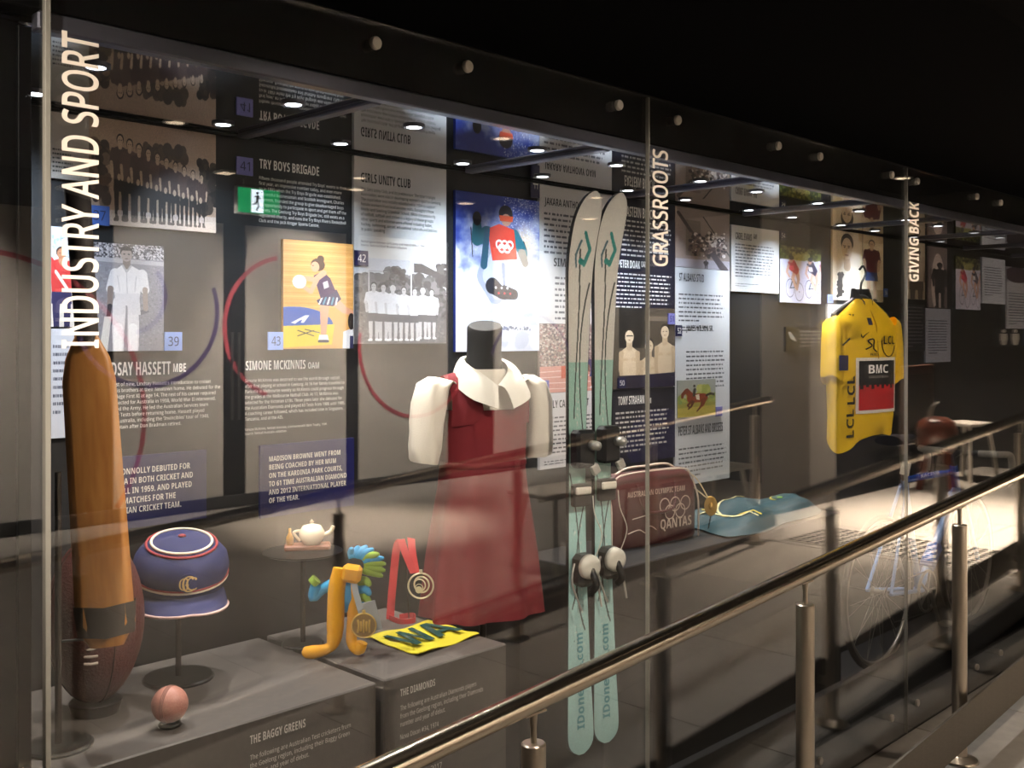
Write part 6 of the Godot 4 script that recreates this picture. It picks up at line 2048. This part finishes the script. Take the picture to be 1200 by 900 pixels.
	part("bottle", lathe([Vector2(0.0005, 0), Vector2(0.034, 0.002), Vector2(0.036, 0.05), Vector2(0.033, 0.1), Vector2(0.036, 0.13), Vector2(0.024, 0.15), Vector2(0.012, 0.16), Vector2(0.0005, 0.17)], 20), mat("bottle blue", "1d5fb8", 0.3), o, bb + Vector3(0.085, 0.085, 0), Vector3(0, 0, -0.85))
	var tagp := part("race_number", cbox(Vector3(0.05, 0.06, 0.002), 0.0008), mat("number card", "d9d2c2", 0.6), o, Vector3(0.2, 0.86, 0.03), Vector3(0, -0.5, -0.25))
	lettering(tagp, "1", Vector3(-0.006, -0.02, 0.0014), 0.014, 0.04, mat("black ink", "1a1a1d", 0.6))
	# label strip on the top tube
	lettering(o, "RACING", Vector3(0.4, 0.797, 0.0165), 0.2, 0.016, mat("jersey print white", "e8e6e2", 0.6))

# ---------------------------------------------------------------- the hall opposite, seen mirrored in the glass
func build_hall_furniture() -> void:
	var white := mat("white furniture", "cfc9be", 0.45)
	bench("long white bench with splayed legs beyond the ramp", Vector3(6.8, HALL_FLOOR, 3.55), 2.7, 0.42, 0.6, white)
	var st := thing("stool", "square white stool by the black screen wall", "stool", Vector3(9.75, 0.18, 2.05), 0.3)
	part("seat", cbox(Vector3(0.38, 0.03, 0.38), 0.006), white, st, Vector3(0, 0.515, 0))
	for a in [[-1, -1], [1, -1], [1, 1], [-1, 1]]:
		part("leg", tube([Vector3(a[0] * 0.19, 0.0, a[1] * 0.19), Vector3(a[0] * 0.13, 0.505, a[1] * 0.13)], 0.018, 10), white, st)
	# exit sign
	var ex := thing("exit_sign", "green and white running man exit sign hung from the ceiling", "exit sign", Vector3(5.26, 2.8, 7.0), PI)
	var gp := glow("exit sign green", "0a8f50", 4.0)
	gp.albedo_color = Color("0c7a48")
	part("sign_box", cbox(Vector3(0.47, 0.26, 0.06), 0.006), mat("sign body", "c9c9c4", 0.5), ex)
	part("green_light_face", cbox(Vector3(0.45, 0.235, 0.004), 0.001), gp, ex, Vector3(0, 0, 0.0315))
	part("white_light_panel", cbox(Vector3(0.13, 0.22, 0.004), 0.001), glow("exit sign white", "e6f4ff", 6.0), ex, Vector3(0.02, 0, 0.0345))
	var man := mat("sign green ink", "06381f", 0.6)
	part("man_head", slab(circle_outline(0.014, 0.075, 16), 0.002), man, ex, Vector3(0.022, 0, 0.0375))
	for k in [[[0.0, 0.055], [0.008, 0.0], 0.016], [[0.0, 0.045], [0.04, 0.04], 0.006], [[0.0, 0.045], [-0.035, 0.02], 0.006], [[0.008, 0.0], [-0.01, -0.045], 0.009], [[-0.01, -0.045], [0.02, -0.09], 0.008], [[0.008, 0.0], [0.03, -0.03], 0.009], [[0.03, -0.03], [0.055, -0.035], 0.007]]:
		part("man_limb", tube([Vector3(k[0][0], k[0][1], 0), Vector3(k[1][0], k[1][1], 0)], k[2], 8), man, ex, Vector3(0.016, 0, 0.0375)).scale = Vector3(1, 1, 0.12)
	for x in [-0.15, 0.15]:
		part("hanger_rod", tube([Vector3(x, 0.13, 0), Vector3(x, 0.2, 0)], 0.006, 8), mat("dull steel", "8a8782", 0.35, 1.0), ex)
	# washroom sign on the end wall
	var ws := thing("washroom_sign", "white figure and blue wheelchair washroom sign on the dark end wall", "sign", Vector3(10.795, 1.5, 1.9), -PI / 2)
	var wm := mat("sign white", "e9e6e0", 0.5)
	part("backing", cbox(Vector3(0.55, 0.2, 0.008), 0.002), mat("sign dark", "1b1c22", 0.5), ws)
	part("blue_field", cbox(Vector3(0.24, 0.19, 0.006), 0.002), mat("sign blue", "2456a8", 0.5), ws, Vector3(-0.14, 0, 0.006))
	for x in [0.07, 0.18]:
		part("figure_head", slab(circle_outline(0.018, 0.06, 16), 0.004), wm, ws, Vector3(x, 0, 0.008))
		part("figure_body", slab([Vector2(-0.03, 0.035), Vector2(0.03, 0.035), Vector2(0.035, -0.02), Vector2(0.018, -0.08), Vector2(-0.018, -0.08), Vector2(-0.035, -0.02)], 0.004), wm, ws, Vector3(x, 0, 0.008))
	part("wheelchair_wheel", flat_arc(0.04, 0.012, -20, 230, 0.004), wm, ws, Vector3(-0.14, -0.03, 0.012))
	part("wheelchair_rider", slab([Vector2(-0.02, 0.06), Vector2(-0.005, 0.06), Vector2(0.0, 0.0), Vector2(0.045, 0.0), Vector2(0.06, -0.06), Vector2(0.045, -0.06), Vector2(0.03, -0.015), Vector2(-0.015, -0.015)], 0.004), wm, ws, Vector3(-0.14, 0, 0.012))
	# leather vaulting seat in a wooden frame
	var wood := grainy("brown wood", "3a2014", "5a3220", 0.03, Vector3(3, 12, 3), 0.45)
	var vf := thing("wooden_frame", "dark brown wooden frame standing behind the brown leather seat", "frame", Vector3(9.2, 0.18, 2.28), -0.15)
	part("top_rail", cbox(Vector3(0.9, 0.09, 0.06), 0.006), wood, vf, Vector3(0, 1.02, 0))
	for x in [-0.41, 0.41]:
		part("upright", cbox(Vector3(0.08, 1.0, 0.06), 0.006), wood, vf, Vector3(x, 0.5, 0))
	part("back_board", cbox(Vector3(0.76, 0.5, 0.02), 0.004), grainy("dark brown wood", "1f120d", "2c1a12", 0.03, Vector3(3, 12, 3), 0.5), vf, Vector3(0, 0.74, -0.02))
	var ls := thing("leather_seat", "rounded brown leather seat with steel hooks before the wooden frame", "leather seat", Vector3(8.95, 0.18, 2.0), -0.3)
	var leather := grainy("brown leather", "4a2418", "6a3626", 0.05, Vector3.ONE * 5.0, 0.3)
	var lr := []
	for q in [[0.3, 0.14, 0.12], [0.36, 0.2, 0.16], [0.5, 0.22, 0.17], [0.58, 0.2, 0.15], [0.62, 0.12, 0.09], [0.63, 0.02, 0.02]]:
		lr.append(ring_at(q[0], q[1], q[2], 28))
	part("cushion", skin(lr), leather, ls)
	for a in [[-1, -1], [1, -1], [1, 1], [-1, 1]]:
		part("leg", tube([Vector3(a[0] * 0.16, 0, a[1] * 0.13), Vector3(a[0] * 0.1, 0.33, a[1] * 0.08)], 0.03, 10), leather, ls)
	for k in 4:
		part("hook", tube(smooth_path([Vector3(-0.15 + k * 0.1, 0.6, 0.06), Vector3(-0.15 + k * 0.1, 0.7, 0.04), Vector3(-0.12 + k * 0.1, 0.74, 0.0)], 4), 0.01, 8), mat("dull steel", "8a8782", 0.35, 1.0), ls)

func bench(label: String, at: Vector3, w: float, d: float, h: float, m: Material) -> void:
	var o := thing("bench", label, "bench", at, 0.04)
	part("top", cbox(Vector3(w, 0.035, d), 0.008), m, o, Vector3(0, h - 0.018, 0))
	for x in [-0.46, 0.0, 0.46]:
		for s in [-1.0, 1.0]:
			part("leg", tube([Vector3(x * w * 1.02, 0, s * d * 0.55), Vector3(x * w * 0.96, h - 0.03, s * d * 0.36)], 0.02, 10), m, o)
	part("stretcher", cbox(Vector3(w * 0.9, 0.04, 0.02), 0.004), m, o, Vector3(0, h - 0.07, 0))
